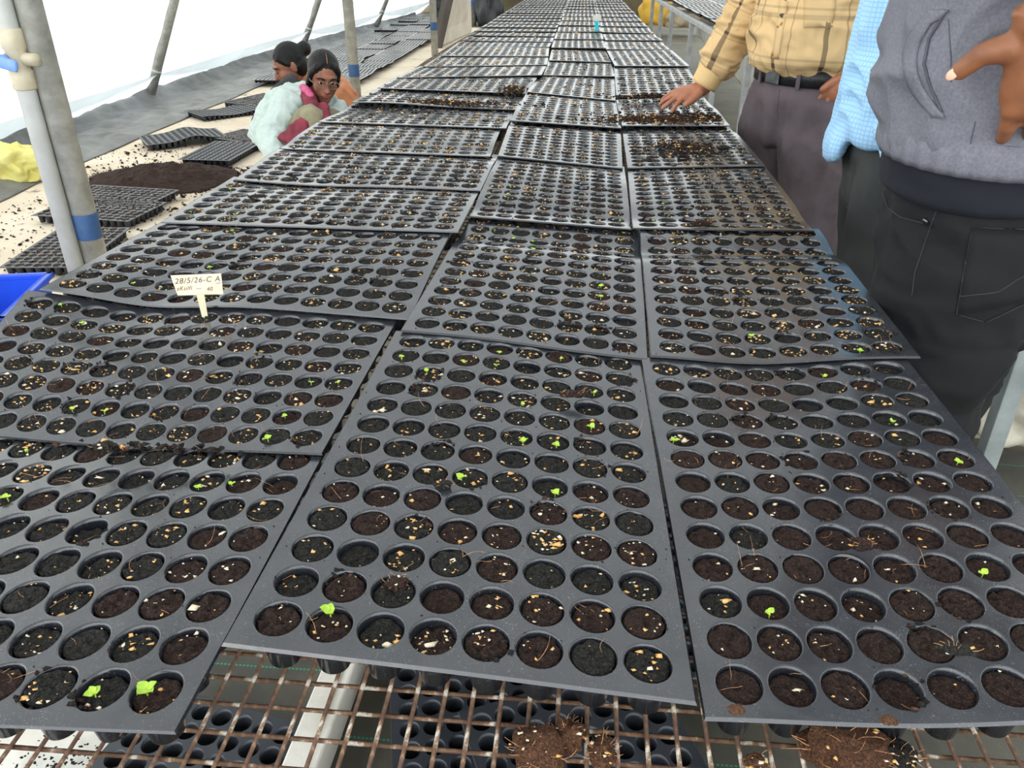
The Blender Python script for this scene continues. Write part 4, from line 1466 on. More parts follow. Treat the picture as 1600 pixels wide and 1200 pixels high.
def part2(name, bm, mat, smooth=False):
    bmesh.ops.translate(bm, verts=bm.verts, vec=-Vector(b2.location))
    return bm_obj(name, bm, mat, b2, smooth)


Z2 = .70
Rz2 = Matrix.Rotation(math.atan(.036), 3, 'Z')
for off in (0, .92):
    bm = bmesh.new(); bbox(bm, (b2x(6.2) + off, 6.2, Z2), (.035, 9.6, .04), .003, Rz2); part2('side_rail', bm, M['white_rail'])
legy = [1.62, 2.9, 4.35, 5.13, 6.19, 7.45, 8.77, 9.7, 10.62]
for y in legy:
    xl = .938 if y < 2 else b2x(y) + .01
    bm = bmesh.new(); bbox(bm, ((xl + b2x(y) + .91) / 2, y, Z2 - .03), (b2x(y) + .91 - xl, .03, .03), .002); part2('bearer', bm, M['white_rail'])
    for off in (0.0, .92):
        bm = bmesh.new(); bbox(bm, (.955 if (y < 2 and off == 0) else b2x(y) + off, y, (Z2 - .02) / 2), (.038, .038, Z2 - .02), .002)
        part2('leg', bm, M['grey_rail'] if y < 2 else M['white_rail'])
for k in range(42):
    bm = bmesh.new()
    x = .012 + k * .0218
    loft(bm, [(b2x(1.45) + x, 1.45, Z2 + .022), (b2x(10.95) + x, 10.95, Z2 + .022)], [.0016] * 2, 5)
    part2('long_wire', bm, M['wire'])
r2 = 0
y = 2.0
while y < 10.6:
    for cidx in range(2):
        x = b2x(y + .27) + .175 + .0 + .36 * cidx + .0
        flat_tray(x + .01 * rnd.uniform(-1, 1), y + .27, Z2 + .026, math.atan(.036) + rnd.uniform(-.02, .02),
                  'black tray on the second bench, %s from the near end, %s' % (ORD[r2], ['along the aisle edge', 'in the inner row'][cidx]), 'trays on the second bench', True, 2, lvl=-.004,
                  seed=600 + r2 * 2 + cidx, grains=2.5, brown=.3, mat=M['tray'], bumps=[(.5, rnd.random(), 5, .2, rnd.uniform(-.004, .006))])
    r2 += 1
    y += .575

# white cloth hanging under the second bench
def fn(u, v):
    y = 3.0 + 4.9 * u
    zb = .38 + .15 * u + .05 * math.sin(7 * u * math.pi) * (1 if u > .1 else .4)
    z = .675 + (zb - .675) * v
    return (b2x(y) + .055 + .02 * math.sin(38 * u + 2 * nz(u * 6, 1)) * v + .02 * v, y, z)
o = grid_mesh('hanging_cloth', 120, 14, fn, M['plastic_sheet'], thick=(.002, 0, 0))
tag(o, 'white cloth hanging in folds beneath the second bench rail', 'cloth')
# sacks
crumple('sack', at(1600, 655, .10), (.30, .17, .15), M['sack'], 'dirty white sack on the ground behind the man in black jeans', 'sack', 21, .3, 4, .5)
crumple('sack', at(1024, 38, .15), (.32, .22, .38), M['sack_yellow'], 'yellow sack on the ground at the far end of the aisle', 'sack', 23, .3)
crumple('sack', at(1062, 42, .12), (.34, .25, .28), M['sack_tan'], 'tan sack lying next to the yellow sack', 'sack', 25, .3)
bm = bmesh.new()
for k in range(2):
    pass
bm.free()
# planks lying under the second bench
pl = at(1590, 545, .03)
for k in range(3):
    bm = bmesh.new(); bbox(bm, (0, 0, 0), (1.3, .105, .035), .004)
    o = bm_obj('plank', bm, M['panel_edge']); o.location = (pl.x + .35, pl.y - .12 + .125 * k, .020); o.rotation_euler = (0, 0, .08)
    tag(o, 'dark weathered plank on the ground under second bench, %s of three' % ['nearest', 'middle', 'farthest'][k], 'plank', 'planks under the second bench')

# ------------------------------------------------------------------ people
from mathutils.bvhtree import BVHTree


def xf(bm, base, R):
    bmesh.ops.transform(bm, matrix=Matrix.Translation(Vector(base)) @ R.to_4x4(), verts=bm.verts)


def folds(ax, ay, az, amp, seed=0, ridge=True):
    def f(p, n):
        q = Vector((p.x * ax + seed, p.y * ay, p.z * az))
        a = noise.noise(q + Vector((0, 0, 1.7 * noise.noise(q * .5))))
        r = (1 - 2.2 * abs(a)) if ridge else a
        return amp * r
    return f


def add_head(bm, c, R, s=1.0):
    c = Vector(c)
    L = lambda x, y, z: c + R @ Vector((x * s, y * s, z * s))
    blob(bm, L(0, .015, .03), (.074 * s, .094 * s, .088 * s), R)
    blob(bm, L(0, -.022, -.035), (.058 * s, .066 * s, .078 * s), R)
    blob(bm, L(0, -.052, -.088), (.030 * s, .028 * s, .026 * s), R)
    blob(bm, L(.032, -.058, -.025), (.026 * s, .022 * s, .026 * s), R)
    blob(bm, L(-.032, -.058, -.025), (.026 * s, .022 * s, .026 * s), R)
    blob(bm, L(0, -.070, .028), (.050 * s, .018 * s, .014 * s), R)
    loft(bm, [L(0, -.078, .016), L(0, -.094, -.010), L(0, -.104, -.028), L(0, -.085, -.038)], [.008 * s, .010 * s, .016 * s, .012 * s], 10)
    blob(bm, L(0, -.080, -.060), (.026 * s, .014 * s, .013 * s), R)
    for sx_ in (-1, 1):
        blob(bm, L(sx_ * .075, .012, -.008), (.010 * s, .020 * s, .032 * s), R)


def face_parts(person, c, R, s=1.0, eyes=True):
    c = Vector(c)
    L = lambda x, y, z: c + R @ Vector((x * s, y * s, z * s))
    for sx_ in (-1, 1):
        if eyes:
            bm = bmesh.new(); blob(bm, L(sx_ * .030, -.077, .006), (.0125 * s, .008 * s, .0058 * s), R, 12, 8)
            e = placed(person, bm_obj('eye', bm, M['eye'], person, True))
            bm = bmesh.new(); blob(bm, L(sx_ * .030, -.0835, .006), (.0058 * s, .003 * s, .0055 * s), R, 10, 6)
            placed(e, bm_obj('iris', bm, M['iris'], e, True))
        else:
            bm = bmesh.new(); loft(bm, [L(sx_ * .018, -.083, .002), L(sx_ * .030, -.085, -.001), L(sx_ * .042, -.079, .003)], [(.0022 * s, .003 * s)] * 3, 8, ref=(0, 0, 1))
            placed(person, bm_obj('eyelashes', bm, M['hair'], person, True))
        bm = bmesh.new()
        loft(bm, [L(sx_ * .014, -.086, .024), L(sx_ * .032, -.086, .030), L(sx_ * .050, -.074, .024)], [(.004 * s, .003 * s)] * 3, 8, ref=(0, 0, 1))
        placed(person, bm_obj('eyebrow', bm, M['hair'], person, True))
    bm = bmesh.new()
    blob(bm, L(0, -.0885, -.056), (.022 * s, .007 * s, .005 * s), R, 14, 8)
    blob(bm, L(0, -.0875, -.064), (.019 * s, .008 * s, .006 * s), R, 14, 8)
    placed(person, bm_obj('lips', bm, M['lips'], person, True))


def hair_cap(person, c, R, s=1.0, long_=False):
    c = Vector(c)
    bm = bmesh.new()
    L = lambda x, y, z: c + R @ Vector((x * s, y * s, z * s))
    blob(bm, L(0, .022, .040), (.079 * s, .095 * s, .089 * s), R)
    blob(bm, L(0, .050, -.015), (.070 * s, .062 * s, .074 * s), R)
    return bm, L


def hand(bm, wrist, f, n, thumb_side, spread, curl, thumb_dir, sc_=1.0, thumb_len=.058, thumb_base=.045):
    """palm and five separate fingers; f = pointing direction, n = back of the hand"""
    f = Vector(f).normalized(); n = Vector(n); n = (n - f * n.dot(f)).normalized()
    s = Vector(thumb_side); s = (s - f * s.dot(f) - n * s.dot(n)).normalized()
    W = Vector(wrist)
    k = sc_
    loft(bm, [W - f * .02, W, W + f * .03 * k, W + f * .06 * k, W + f * .085 * k, W + f * .095 * k],
         [(.026 * k, .020 * k), (.027 * k, .019 * k), (.034 * k, .018 * k), (.041 * k, .016 * k), (.041 * k, .013 * k), (.030 * k, .008 * k)], 18, ref=s)
    tips = []
    for i, (off, L, r) in enumerate(((.030, .074, .0088), (.010, .082, .0090), (-.010, .076, .0086), (-.029, .060, .0076))):
        a = math.radians(spread[i])
        d = (f * math.cos(a) + s * math.sin(a)).normalized()
        b = W + f * .082 * k + s * off * k
        p = b - d * .012
        pts, rad = [p], [r * k]
        ang = 0
        for j, (fr, cu) in enumerate(((.45, curl[i][0]), (.30, curl[i][1]), (.25, curl[i][2]))):
            ang += math.radians(cu)
            q = d * math.cos(ang) - n * math.sin(ang)
            for m in (.5, 1.0):
                pts.append(pts[-1] + q * (L * k * fr * .5)); rad.append(r * k * (1 - .10 * j - .05 * m) * (1.06 if m == 1.0 and j < 2 else 1))
        e = (pts[-1] - pts[-2]).normalized()
        pts += [pts[-1] + e * .004, pts[-1] + e * .007]; rad += [rad[-1] * .85, rad[-1] * .4]
        loft(bm, pts, rad, 10, ref=s)
        tips.append((pts[-3], e, r * k))
    td = Vector(thumb_dir).normalized()
    b = W + f * .018 * k + s * .022 * k
    mid = b + td * (thumb_base * k) + s * .004
    tip = mid + (td * .8 + f * .5).normalized() * thumb_len * .65 * k
    loft(bm, [b, b + (mid - b) * .5, mid, mid + (tip - mid) * .5, tip, tip + (tip - mid).normalized() * .006], [.016 * k, .014 * k, .0115 * k, .0105 * k, .009 * k, .004 * k], 12, ref=n)
    tips.append((tip, (tip - mid).normalized(), .0095 * k))
    return tips


def trousers(bm, hipw=.172, hipd=.125, wz=.965, thigh=.092, knee=.072, ank=.060, stance=.10, fwd_=(0, 0), lean=0.0):
    loft(bm, [(0, 0, wz), (0, 0, wz - .03), (0, .005, .88), (0, .012, .80), (0, .004, .725)], [(hipw * .92, hipd * .92), (hipw * .95, hipd * .95), (hipw * 1.03, hipd * 1.08), (hipw * 1.0, hipd * 1.02), (hipw * .86, hipd * .86)], 24)
    for sx_ in (-1, 1):
        fy = fwd_[0] if sx_ < 0 else fwd_[1]
        loft(bm, [(sx_ * .085, .004, .86), (sx_ * .088, .0, .74), (sx_ * (.088 + stance * .1), fy * .3, .62), (sx_ * (.09 + stance * .15), fy * .5 - .008, .47), (sx_ * (.09 + stance * .25), fy * .8 + .012, .27), (sx_ * (.09 + stance * .3), fy, .05)],
             [(thigh * .98, thigh * 1.18), (thigh, thigh * 1.15), (thigh * .90, thigh * 1.02), (knee, knee * 1.08), (knee * .92, knee), (ank, ank * 1.15)], 20)


def shoes(person, base, R, stance=.10, fwd_=(0, 0)):
    for sx_ in (-1, 1):
        fy = fwd_[0] if sx_ < 0 else fwd_[1]
        x = sx_ * (.09 + stance * .3)
        bm = bmesh.new()
        loft(bm, [(x, fy + .07, .03), (x, fy + .05, .045), (x, fy - .02, .05), (x, fy - .10, .034), (x, fy - .17, .026), (x, fy - .19, .022)],
             [(.02, .02), (.036, .045), (.040, .050), (.046, .034), (.034, .024), (.012, .012)], 16)
        for v in bm.verts: v.co.z = max(v.co.z, .002)
        xf(bm, base, R)
        placed(person, bm_obj('shoe', bm, M['shoe'], person, True))


def elbow(S, W, l1, l2, hint):
    S, W = Vector(S), Vector(W)
    d = W - S
    D = min(d.length, (l1 + l2) * .999)
    u = d.normalized()
    a = (l1 * l1 - l2 * l2 + D * D) / (2 * D)
    h = math.sqrt(max(0, l1 * l1 - a * a))
    hv = Vector(hint); hv = (hv - u * hv.dot(u)).normalized()
    return S + u * a + hv * h


def world_bvh(o):
    Mw = o.matrix_basis.copy()
    q = o.parent
    while q is not None:
        Mw = q.matrix_basis @ Mw
        q = q.parent
    return BVHTree.FromPolygons([Mw @ v.co for v in o.data.vertices], [tuple(p.vertices) for p in o.data.polygons])


def patch(name, bvh, quad, nu, nv, off, mat, parent, thick=.0015, curve=None):
    """a piece of cloth sewn on a garment: a grid laid over the surface inside four sight lines"""
    rows = []
    for j in range(nv + 1):
        row = []
        for i in range(nu + 1):
            u, v = i / nu, j / nv
            a = [quad[0][k] * (1 - u) * (1 - v) + quad[1][k] * u * (1 - v) + quad[2][k] * u * v + quad[3][k] * (1 - u) * v for k in (0, 1)]
            if curve: a = curve(u, v, a)
            loc, nn, _, _ = bvh.ray_cast(_CP, ray(*a).normalized())
            row.append(None if loc is None else (loc, nn))
        rows.append(row)
    V, F, ids = [], [], {}
    for j, row in enumerate(rows):
        for i, h in enumerate(row):
            if h is None: continue
            ids[(i, j)] = len(V)
            V.append(h[0] + h[1] * off)
            V.append(h[0] - h[1] * thick)
    for j in range(nv):
        for i in range(nu):
            c4 = [(i, j), (i + 1, j), (i + 1, j + 1), (i, j + 1)]
            if all(c in ids for c in c4):
                F.append(tuple(ids[c] for c in c4)); F.append(tuple(ids[c] + 1 for c in c4[::-1]))
                for (p, q, nb) in ((c4[0], c4[1], (i, j - 1)), (c4[1], c4[2], (i + 1, j)), (c4[2], c4[3], (i, j + 1)), (c4[3], c4[0], (i - 1, j))):
                    if nb[0] < 0 or nb[1] < 0 or nb[0] >= nu or nb[1] >= nv:
                        F.append((ids[q], ids[p], ids[p] + 1, ids[q] + 1))
    if not F: return None
    o = link(name, mesh_py(name, V, F), mat, parent, True)
    return placed(parent, o)


def seam(name, bvh, path, rad, mat, parent, n=4, off=.0):
    pts = []
    for k in range(len(path) - 1):
        for m in range(n):
            t_ = m / n
            a = [path[k][q] * (1 - t_) + path[k + 1][q] * t_ for q in (0, 1)]
            loc, nn, _, _ = bvh.ray_cast(_CP, ray(*a).normalized())
            if loc is not None: pts.append(loc + nn * off)
    if len(pts) < 2: return None
    bm = bmesh.new()
    loft(bm, pts, [rad] * len(pts), 6)
    return placed(parent, bm_obj(name, bm, mat, parent, True))


# ============ man in the yellow checked shirt, hand on the trays
base = Vector((.659, 2.599, 0)); R = frame((-.85, -.53, 0))
loc_ = lambda x, y, z: base + R @ Vector((x, y, z))
SR, SL = loc_(-.180, .0, 1.375), loc_(.185, .01, 1.38)
WR = atd(1097, 137, 2.62)
ER = elbow(SR, WR, .295, .272, R @ Vector((-.3, .6, -.5)))
EL, WL = loc_(.275, .16, 1.13), loc_(.196, -.005, .955)
hc_ = loc_(0, -.05, 1.60)
hR = frame((-.85, -.35, -.45))
bm = bmesh.new()
loft(bm, [loc_(0, 0, .90), loc_(0, 0, 1.0), loc_(0, 0, 1.2), loc_(0, 0, 1.36), loc_(0, 0, 1.42), loc_(0, -.005, 1.47), loc_(0, -.02, 1.52), hc_ + Vector((0, 0, -.05))],
     [(.14, .09), (.145, .10), (.16, .10), (.155, .085), (.09, .065), (.056, .058), (.053, .056), (.055, .058)], 20, ref=R @ Vector((1, 0, 0)))
add_head(bm, hc_, hR)
for (S_, E_, W_) in ((SR, ER, WR), (SL, EL, WL)):
    rtube(bm, S_, E_, .050, .040); rtube(bm, E_, W_, .040, .028)
fdir = atd(1016, 168, 2.615) - WR
tipsY = hand(bm, WR, fdir + Vector((0, 0, .012)), (0.05, -.25, 1), (.1, -1, -.1), (27, 9, -5, -18), ((6, 16, 8), (4, 12, 8), (6, 14, 8), (10, 16, 10)), (-.55, -.62, -.42), 1.0, .050)
hand(bm, WL, loc_(.138, -.085, .83) - WL, R @ Vector((.9, -.45, 0)), R @ Vector((-.3, -1, .0)), (4, 1, -2, -5), ((10, 12, 8),) * 4, loc_(.12, -.13, .86) - WL, 1.02)
man1 = fuse('person', bm, .0042, M['skin_man'], None, 2, None, base)
tag(man1, 'person in yellow checked shirt and grey trousers touching the tray soil', 'person')
face_parts(man1, hc_, hR)
bm, Lh = hair_cap(man1, hc_, hR); fuse('hair', bm, .007, M['hair'], man1, 3, folds(60, 60, 30, .002))
bm = bmesh.new(); trousers(bm, .172, .128, .95, .100, .080, .068, .2); xf(bm, base, R)
f1 = folds(15, 15, 2.2, .015, 1); f2 = folds(8, 8, 6, .008, 5)
tr1 = fuse('trousers', bm, .009, M['trouser_grey'], man1, 3, lambda p, n: f1(p, n) * min(1, max(.15, (.95 - p.z) * 5)) + f2(p, n), base, R)
bm = bmesh.new()
loft(bm, [(0, 0, .930), (0, 0, .957), (0, -.012, .992), (0, -.014, 1.05), (0, -.008, 1.16), (0, 0, 1.28), (0, .004, 1.37), (0, .005, 1.42), (0, .002, 1.455)],
     [(.158, .115), (.166, .122), (.190, .146), (.188, .142), (.186, .134), (.196, .132), (.190, .108), (.13, .085), (.075, .072)], 28)
xf(bm, base, R)
rtube(bm, SL, EL, .068, .060); rtube(bm, EL, WL + (EL - WL).normalized() * .03, .060, .044)
rtube(bm, loc_(-.15, 0, 1.37), SR, .075, .070)
f3 = folds(10, 10, 18, .015, 2); f4 = folds(28, 28, 16, .0055, 8)
sh1 = fuse('shirt', bm, .0075, M['plaid'], man1, 3, lambda p, n: f3(p, n) * (1.2 if p.z < 1.08 else .6) + f4(p, n), base, R)
# reaching sleeve with its own weave direction
bm = bmesh.new()
dS = (WR - SR).normalized()
cuff0 = WR - (WR - ER).normalized() * .005
pts, rad = [], []
for k in range(9):
    t_ = k / 8
    pts.append(SR.lerp(ER, t_)); rad.append(.072 - .012 * t_)
for k in range(1, 9):
    t_ = k / 8
    pts.append(ER.lerp(cuff0 + (ER - cuff0).normalized() * .055, t_)); rad.append(.060 - .012 * t_ + .003 * math.sin(t_ * 3.14))
loft(bm, pts, rad, 22)
f5 = folds(9, 9, 30, .016, 12); f6 = folds(24, 24, 40, .006, 3)
zax = dS; xax = (Vector((-.35, -.93, 0)) - zax * Vector((-.35, -.93, 0)).dot(zax)).normalized(); yax = zax.cross(xax)
RS = Matrix((xax, yax, zax)).transposed()
sl1 = fuse('sleeve', bm, .006, M['plaid_sleeve'], sh1, 3, lambda p, n: f5(p, n) + f6(p, n), SR, RS)
bm = bmesh.new()
uu = (cuff0 - ER).normalized()
loft(bm, [cuff0 - uu * .066, cuff0 - uu * .060, cuff0 - uu * .010, cuff0, cuff0 - uu * .002], [(.046, .045), (.0475, .046), (.044, .040), (.042, .038), (.034, .031)], 22, cap=False)
placed(sh1, bm_obj('cuff', bm, M['cuff'], sh1, True))
# belt, buckle and loops
bm = bmesh.new()
rings_ = []
for k in range(48):
    a = 2 * math.pi * k / 48
    row = []
    for (dr, z) in ((.000, .910), (.010, .908), (.010, .957), (.000, .955)):
        row.append(bm.verts.new((( .168 + dr) * math.cos(a), (.126 + dr) * math.sin(a), z)))
    rings_.append(row)
for k in range(48):
    A, B = rings_[k], rings_[(k + 1) % 48]
    for q in range(4): bm.faces.new((A[q], A[(q + 1) % 4], B[(q + 1) % 4], B[q]))
xf(bm, base, R)
bl = placed(man1, bm_obj('belt', bm, M['belt'], man1, True))
bm = bmesh.new(); bbox(bm, (0, -.140, .933), (.054, .008, .050), .003); xf(bm, base, R)
placed(bl, bm_obj('buckle', bm, M['steel'], bl, False))
for a in (-20, 28, 66):
    bm = bmesh.new(); an = math.radians(a - 90)
    bbox(bm, (.180 * math.cos(an), .139 * math.sin(an), .932), (.012, .006, .060), .001, Matrix.Rotation(an + math.pi / 2, 3, 'Z')); xf(bm, base, R)
    placed(tr1, bm_obj('belt_loop', bm, M['trouser_grey'], tr1, False))
bv = world_bvh(sh1)
patch('placket', bv, [(1207, 92), (1217, 92), (1232, 2), (1218, 2)], 2, 10, .0025, M['plaid'], sh1)
patch('shirt_pocket', bv, [(1255, 44), (1300, 42), (1312, -40), (1258, -40)], 6, 8, .003, M['plaid'], sh1)
for (px, py) in ((1222, 38), (1208, 84), (1228, -6)):
    h, nn, _, _ = bv.ray_cast(_CP, ray(px, py).normalized())
    if h is not None:
        bm = bmesh.new(); q = nn
        loft(bm, [h, h + q * .004], [.0055, .005], 12)
        placed(sh1, bm_obj('button', bm, M['button'], sh1, True))
bt = world_bvh(tr1)
seam('pocket_seam', bt, [(1318, 128), (1306, 160), (1300, 190)], .0018, M['trouser_grey'], tr1)
seam('fly_seam', bt, [(1218, 140), (1214, 175), (1222, 210)], .0016, M['trouser_grey'], tr1)
shoes(man1, base, R, .2)

# ============ man in the pale blue checked shirt, mostly hidden
base = Vector((.715, 1.885, 0)); R = frame((-.92, .15, 0))
loc_ = lambda x, y, z: base + R @ Vector((x, y, z))
hc_ = loc_(0, -.04, 1.61); hR = frame((-.92, .05, -.35))
SR, SL = loc_(-.18, 0, 1.38), loc_(.18, 0, 1.38)
ER, WR_ = loc_(-.23, .12, 1.12), loc_(-.10, .20, .97)
EL, WL = loc_(.22, .13, 1.12), loc_(.10, .215, .98)
bm = bmesh.new()
loft(bm, [loc_(0, 0, .90), loc_(0, 0, 1.0), loc_(0, 0, 1.2), loc_(0, 0, 1.36), loc_(0, 0, 1.42), loc_(0, -.005, 1.47), hc_ + Vector((0, 0, -.05))],
     [(.14, .10), (.145, .10), (.16, .10), (.155, .085), (.09, .065), (.056, .058), (.055, .058)], 20, ref=R @ Vector((1, 0, 0)))
add_head(bm, hc_, hR)
for (S_, E_, W_, tsd) in ((SR, ER, WR_, -1), (SL, EL, WL, 1)):
    rtube(bm, S_, E_, .048, .040); rtube(bm, E_, W_, .040, .028)
    hand(bm, W_, (W_ - E_) + Vector((0, 0, -.15)), R @ Vector((tsd, .1, 0)), R @ Vector((0, -1, 0)), (6, 2, -2, -6), ((14, 18, 10),) * 4, R @ Vector((0, -.7, -.7)), 1.0)
man2 = fuse('person', bm, .0055, M['skin_dark'], None, 2, None, base)
tag(man2, 'person in pale blue checked shirt standing between the other two men', 'person')
face_parts(man2, hc_, hR)
bm, Lh = hair_cap(man2, hc_, hR); fuse('hair', bm, .007, M['hair'], man2, 3, folds(60, 60, 30, .002))
bm = bmesh.new(); trousers(bm, .168, .122, .955, .090, .072, .062, .15, (.04, -.03)); xf(bm, base, R)
g1 = folds(10, 10, 3, .008, 21)
tr2 = fuse('trousers', bm, .009, M['jeans_grey'], man2, 3, g1, base, R)
bm = bmesh.new()
loft(bm, [(0, -.004, .895), (0, -.004, .92), (0, -.006, 1.0), (0, -.008, 1.1), (0, 0, 1.25), (0, .003, 1.37), (0, .004, 1.42), (0, .002, 1.455)],
     [(.188, .150), (.190, .150), (.185, .143), (.184, .138), (.192, .132), (.186, .108), (.13, .085), (.075, .072)], 28)
# shirt tails that hang lower in front and behind
loft(bm, [(0, -.135, .93), (.0, -.150, .87), (0, -.152, .84)], [(.10, .012), (.085, .010), (.05, .007)], 16)
loft(bm, [(.165, -.03, .95), (.188, -.035, .88), (.190, -.04, .845)], [(.012, .07), (.010, .055), (.007, .03)], 16)
xf(bm, base, R)
for (S_, E_, W_) in ((SR, ER, WR_), (SL, EL, WL)):
    rtube(bm, S_, E_, .066, .056); rtube(bm, E_, W_ + (E_ - W_).normalized() * .04, .056, .042)
g3 = folds(12, 12, 10, .013, 31)
sh2 = fuse('shirt', bm, .0075, M['blue_check'], man2, 3, g3, base, R)
shoes(man2, base, R, .15, (.04, -.03))

# ============ man in the grey jacket, hand on hip, nearest
base = Vector((.605, 1.262, 0)); R = frame((-.90, .45, 0))
loc_ = lambda x, y, z: base + R @ Vector((x, y, z))
hc_ = loc_(0, -.06, 1.63); hR = frame((-.90, .40, -.45))
SR, SL = loc_(-.19, 0, 1.40), loc_(.19, .02, 1.40)
ER, WR_ = loc_(-.25, .12, 1.13), loc_(-.23, .07, .90)
EL, WL = loc_(.40, .16, 1.280), loc_(.262, .018, 1.195)
bm = bmesh.new()
loft(bm, [loc_(0, 0, .92), loc_(0, 0, 1.0), loc_(0, 0, 1.2), loc_(0, 0, 1.38), loc_(0, 0, 1.44), loc_(0, -.01, 1.49), hc_ + Vector((0, 0, -.05))],
     [(.14, .10), (.145, .10), (.16, .10), (.155, .085), (.09, .065), (.058, .060), (.056, .058)], 20, ref=R @ Vector((1, 0, 0)))
add_head(bm, hc_, hR)
rtube(bm, SR, ER, .048, .040); rtube(bm, ER, WR_, .040, .028)
hand(bm, WR_, WR_ - ER, R @ Vector((-1, 0, 0)), R @ Vector((0, -1, 0)), (6, 2, -2, -6), ((14, 18, 10),) * 4, R @ Vector((0, -.7, -.7)), 1.0)
rtube(bm, SL, EL, .050, .043); rtube(bm, EL, WL, .043, .032)
tips3 = hand(bm, WL, loc_(.220, .052, 1.080) - WL, R @ Vector((1, .1, .25)), R @ Vector((.0, -1, .1)), (8, 2, -4, -10), ((16, 22, 14),) * 4, Vector((0, 0, -.30)) + (R @ Vector((-.10, -1, 0))), 1.2, .044, .026)
man3 = fuse('person', bm, .0042, M['skin_dark'], None, 2, None, base)
tag(man3, 'person in grey jacket and black jeans standing nearest, hand on hip', 'person')
face_parts(man3, hc_, hR)
bm, Lh = hair_cap(man3, hc_, hR); fuse('hair', bm, .007, M['hair'], man3, 3, folds(60, 60, 30, .002))
tip, e, r = tips3[-1]
bm = bmesh.new()
nrm = (R @ Vector((1, -.1, .35))).normalized()
sd = e.cross(nrm).normalized(); nrm = sd.cross(e).normalized()
rot = Matrix((e, sd, nrm)).transposed()
blob(bm, tip + nrm * r * .72 + e * .001, (.0085, .0062, .0022), rot, 14, 8)
placed(man3, bm_obj('thumb_nail', bm, M['nail'], man3, True))
bm = bmesh.new(); trousers(bm, .168, .128, .985, .092, .074, .062, .2, (.02, -.05)); xf(bm, base, R)
h1 = folds(7, 7, 9, .013, 41); h2 = folds(18, 18, 24, .005, 44)
tr3 = fuse('jeans', bm, .0075, M['jeans_black'], man3, 3, lambda p, n: h1(p, n) * (1.3 if p.z < .75 else .7) + h2(p, n), base, R)
bm = bmesh.new()
loft(bm, [(0, -.004, .945), (0, -.004, .95), (0, -.005, 1.0), (0, -.004, 1.06)], [(.170, .132), (.180, .142), (.180, .144), (.176, .14)], 32)
xf(bm, base, R)
h3 = folds(5, 5, 22, .003, 47)
fuse('tee_shirt', bm, .007, M['tee_navy'], man3, 2, h3, base, R)
bm = bmesh.new()
loft(bm, [(0, -.004, 1.022), (0, -.006, 1.055), (0, -.010, 1.085), (0, -.012, 1.14), (0, -.008, 1.24), (0, 0, 1.34), (0, .004, 1.40), (0, .004, 1.45), (0, .0, 1.495)],
     [(.180, .144), (.188, .150), (.202, .164), (.204, .164), (.204, .156), (.208, .142), (.195, .112), (.13, .085), (.080, .076)], 32)
xf(bm, base, R)
rtube(bm, SL, SL.lerp(EL, .97), .074, .062)
rtube(bm, SR, ER, .072, .062); rtube(bm, ER, WR_ + (ER - WR_).normalized() * .05, .062, .044)
h4 = folds(6, 6, 11, .011, 51); h5 = folds(15, 15, 13, .007, 55)
# the hand presses the jacket in at the waist
hp = loc_(.215, .0, 1.125)
def jk(p, n):
    d2_ = ((p - hp).length / .085) ** 2
    return h4(p, n) + h5(p, n) - .024 * math.exp(-d2_)
jk3 = fuse('jacket', bm, .0065, M['jacket'], man3, 3, jk, base, R)
# gathered hem band
bm = bmesh.new()
rows = []
for k in range(180):
    a = 2 * math.pi * k / 180
    gth = .0035 * abs(noise.noise(Vector((math.cos(a) * 14, math.sin(a) * 14, 3))))+ .002 * math.sin(k * 1.3)
    rows.append([bm.verts.new(((rx + gth * w_) * math.cos(a), -.004 + (ry + gth * w_) * math.sin(a), z)) for (rx, ry, z, w_) in
                 ((.180, .144, 1.000, .4), (.188, .151, .997, .6), (.193, .156, 1.007, 1), (.194, .157, 1.021, 1), (.193, .156, 1.033, 1), (.188, .150, 1.043, .6))])
for k in range(180):
    A, B = rows[k], rows[(k + 1) % 180]
    for q in range(5): bm.faces.new((A[q], A[q + 1], B[q + 1], B[q]))
xf(bm, base, R)
placed(jk3, bm_obj('hem_band', bm, M['jacket'], jk3, True))
bj = world_bvh(jk3)
def welt(u, v, a):
    # welt curves like a bow: top right, middle left, bottom right
    t_ = v
    cx_ = 1466 - 44 * math.sin(math.pi * min(1, t_ * 1.02)) ** .9 + 2 * t_
    return [cx_ - 10 + 20 * u + (8 if t_ < .12 else 0) * u, 15 + 168 * t_]
patch('pocket_welt', bj, [(0, 0), (1, 0), (1, 1), (0, 1)], 3, 24, .0045, M['jacket'], jk3, .002, welt)
seam('pocket_opening', bj, [(1478, 18), (1452, 60), (1444, 100), (1456, 140), (1476, 182)], .0022, M['jacket_seam'], jk3, 6, .001)
seam('panel_seam', bj, [(1482, 30), (1486, 90), (1486, 135)], .0009, M['jacket_seam'], jk3, 6)
seam('side_seam', bj, [(1524, 190), (1514, 235), (1508, 262)], .0009, M['jacket_seam'], jk3, 6)
bt = world_bvh(tr3)
patch('back_pocket', bt, [(1518, 356), (1612, 362), (1608, 470), (1494, 492)], 8, 8, .0028, M['jeans_black'], tr3)
seam('stitching', bt, [(1612, 360), (1519, 356), (1494, 490), (1540, 503), (1608, 470)], .0008, M['denim_stitch'], tr3, 8, .002)
seam('stitching', bt, [(1498, 462), (1560, 455), (1606, 425)], .0010, M['denim_stitch'], tr3, 8, .003)
seam('side_stitching', bt, [(1470, 312), (1448, 372), (1430, 425), (1424, 470)], .0008, M['denim_stitch'], tr3, 8, .0006)
seam('pocket_edge', bt, [(1380, 300), (1388, 325), (1408, 340), (1448, 350)], .0010, M['denim_stitch'], tr3, 8, .0006)
h, nn, _, _ = bt.ray_cast(_CP, ray(1447, 345).normalized())
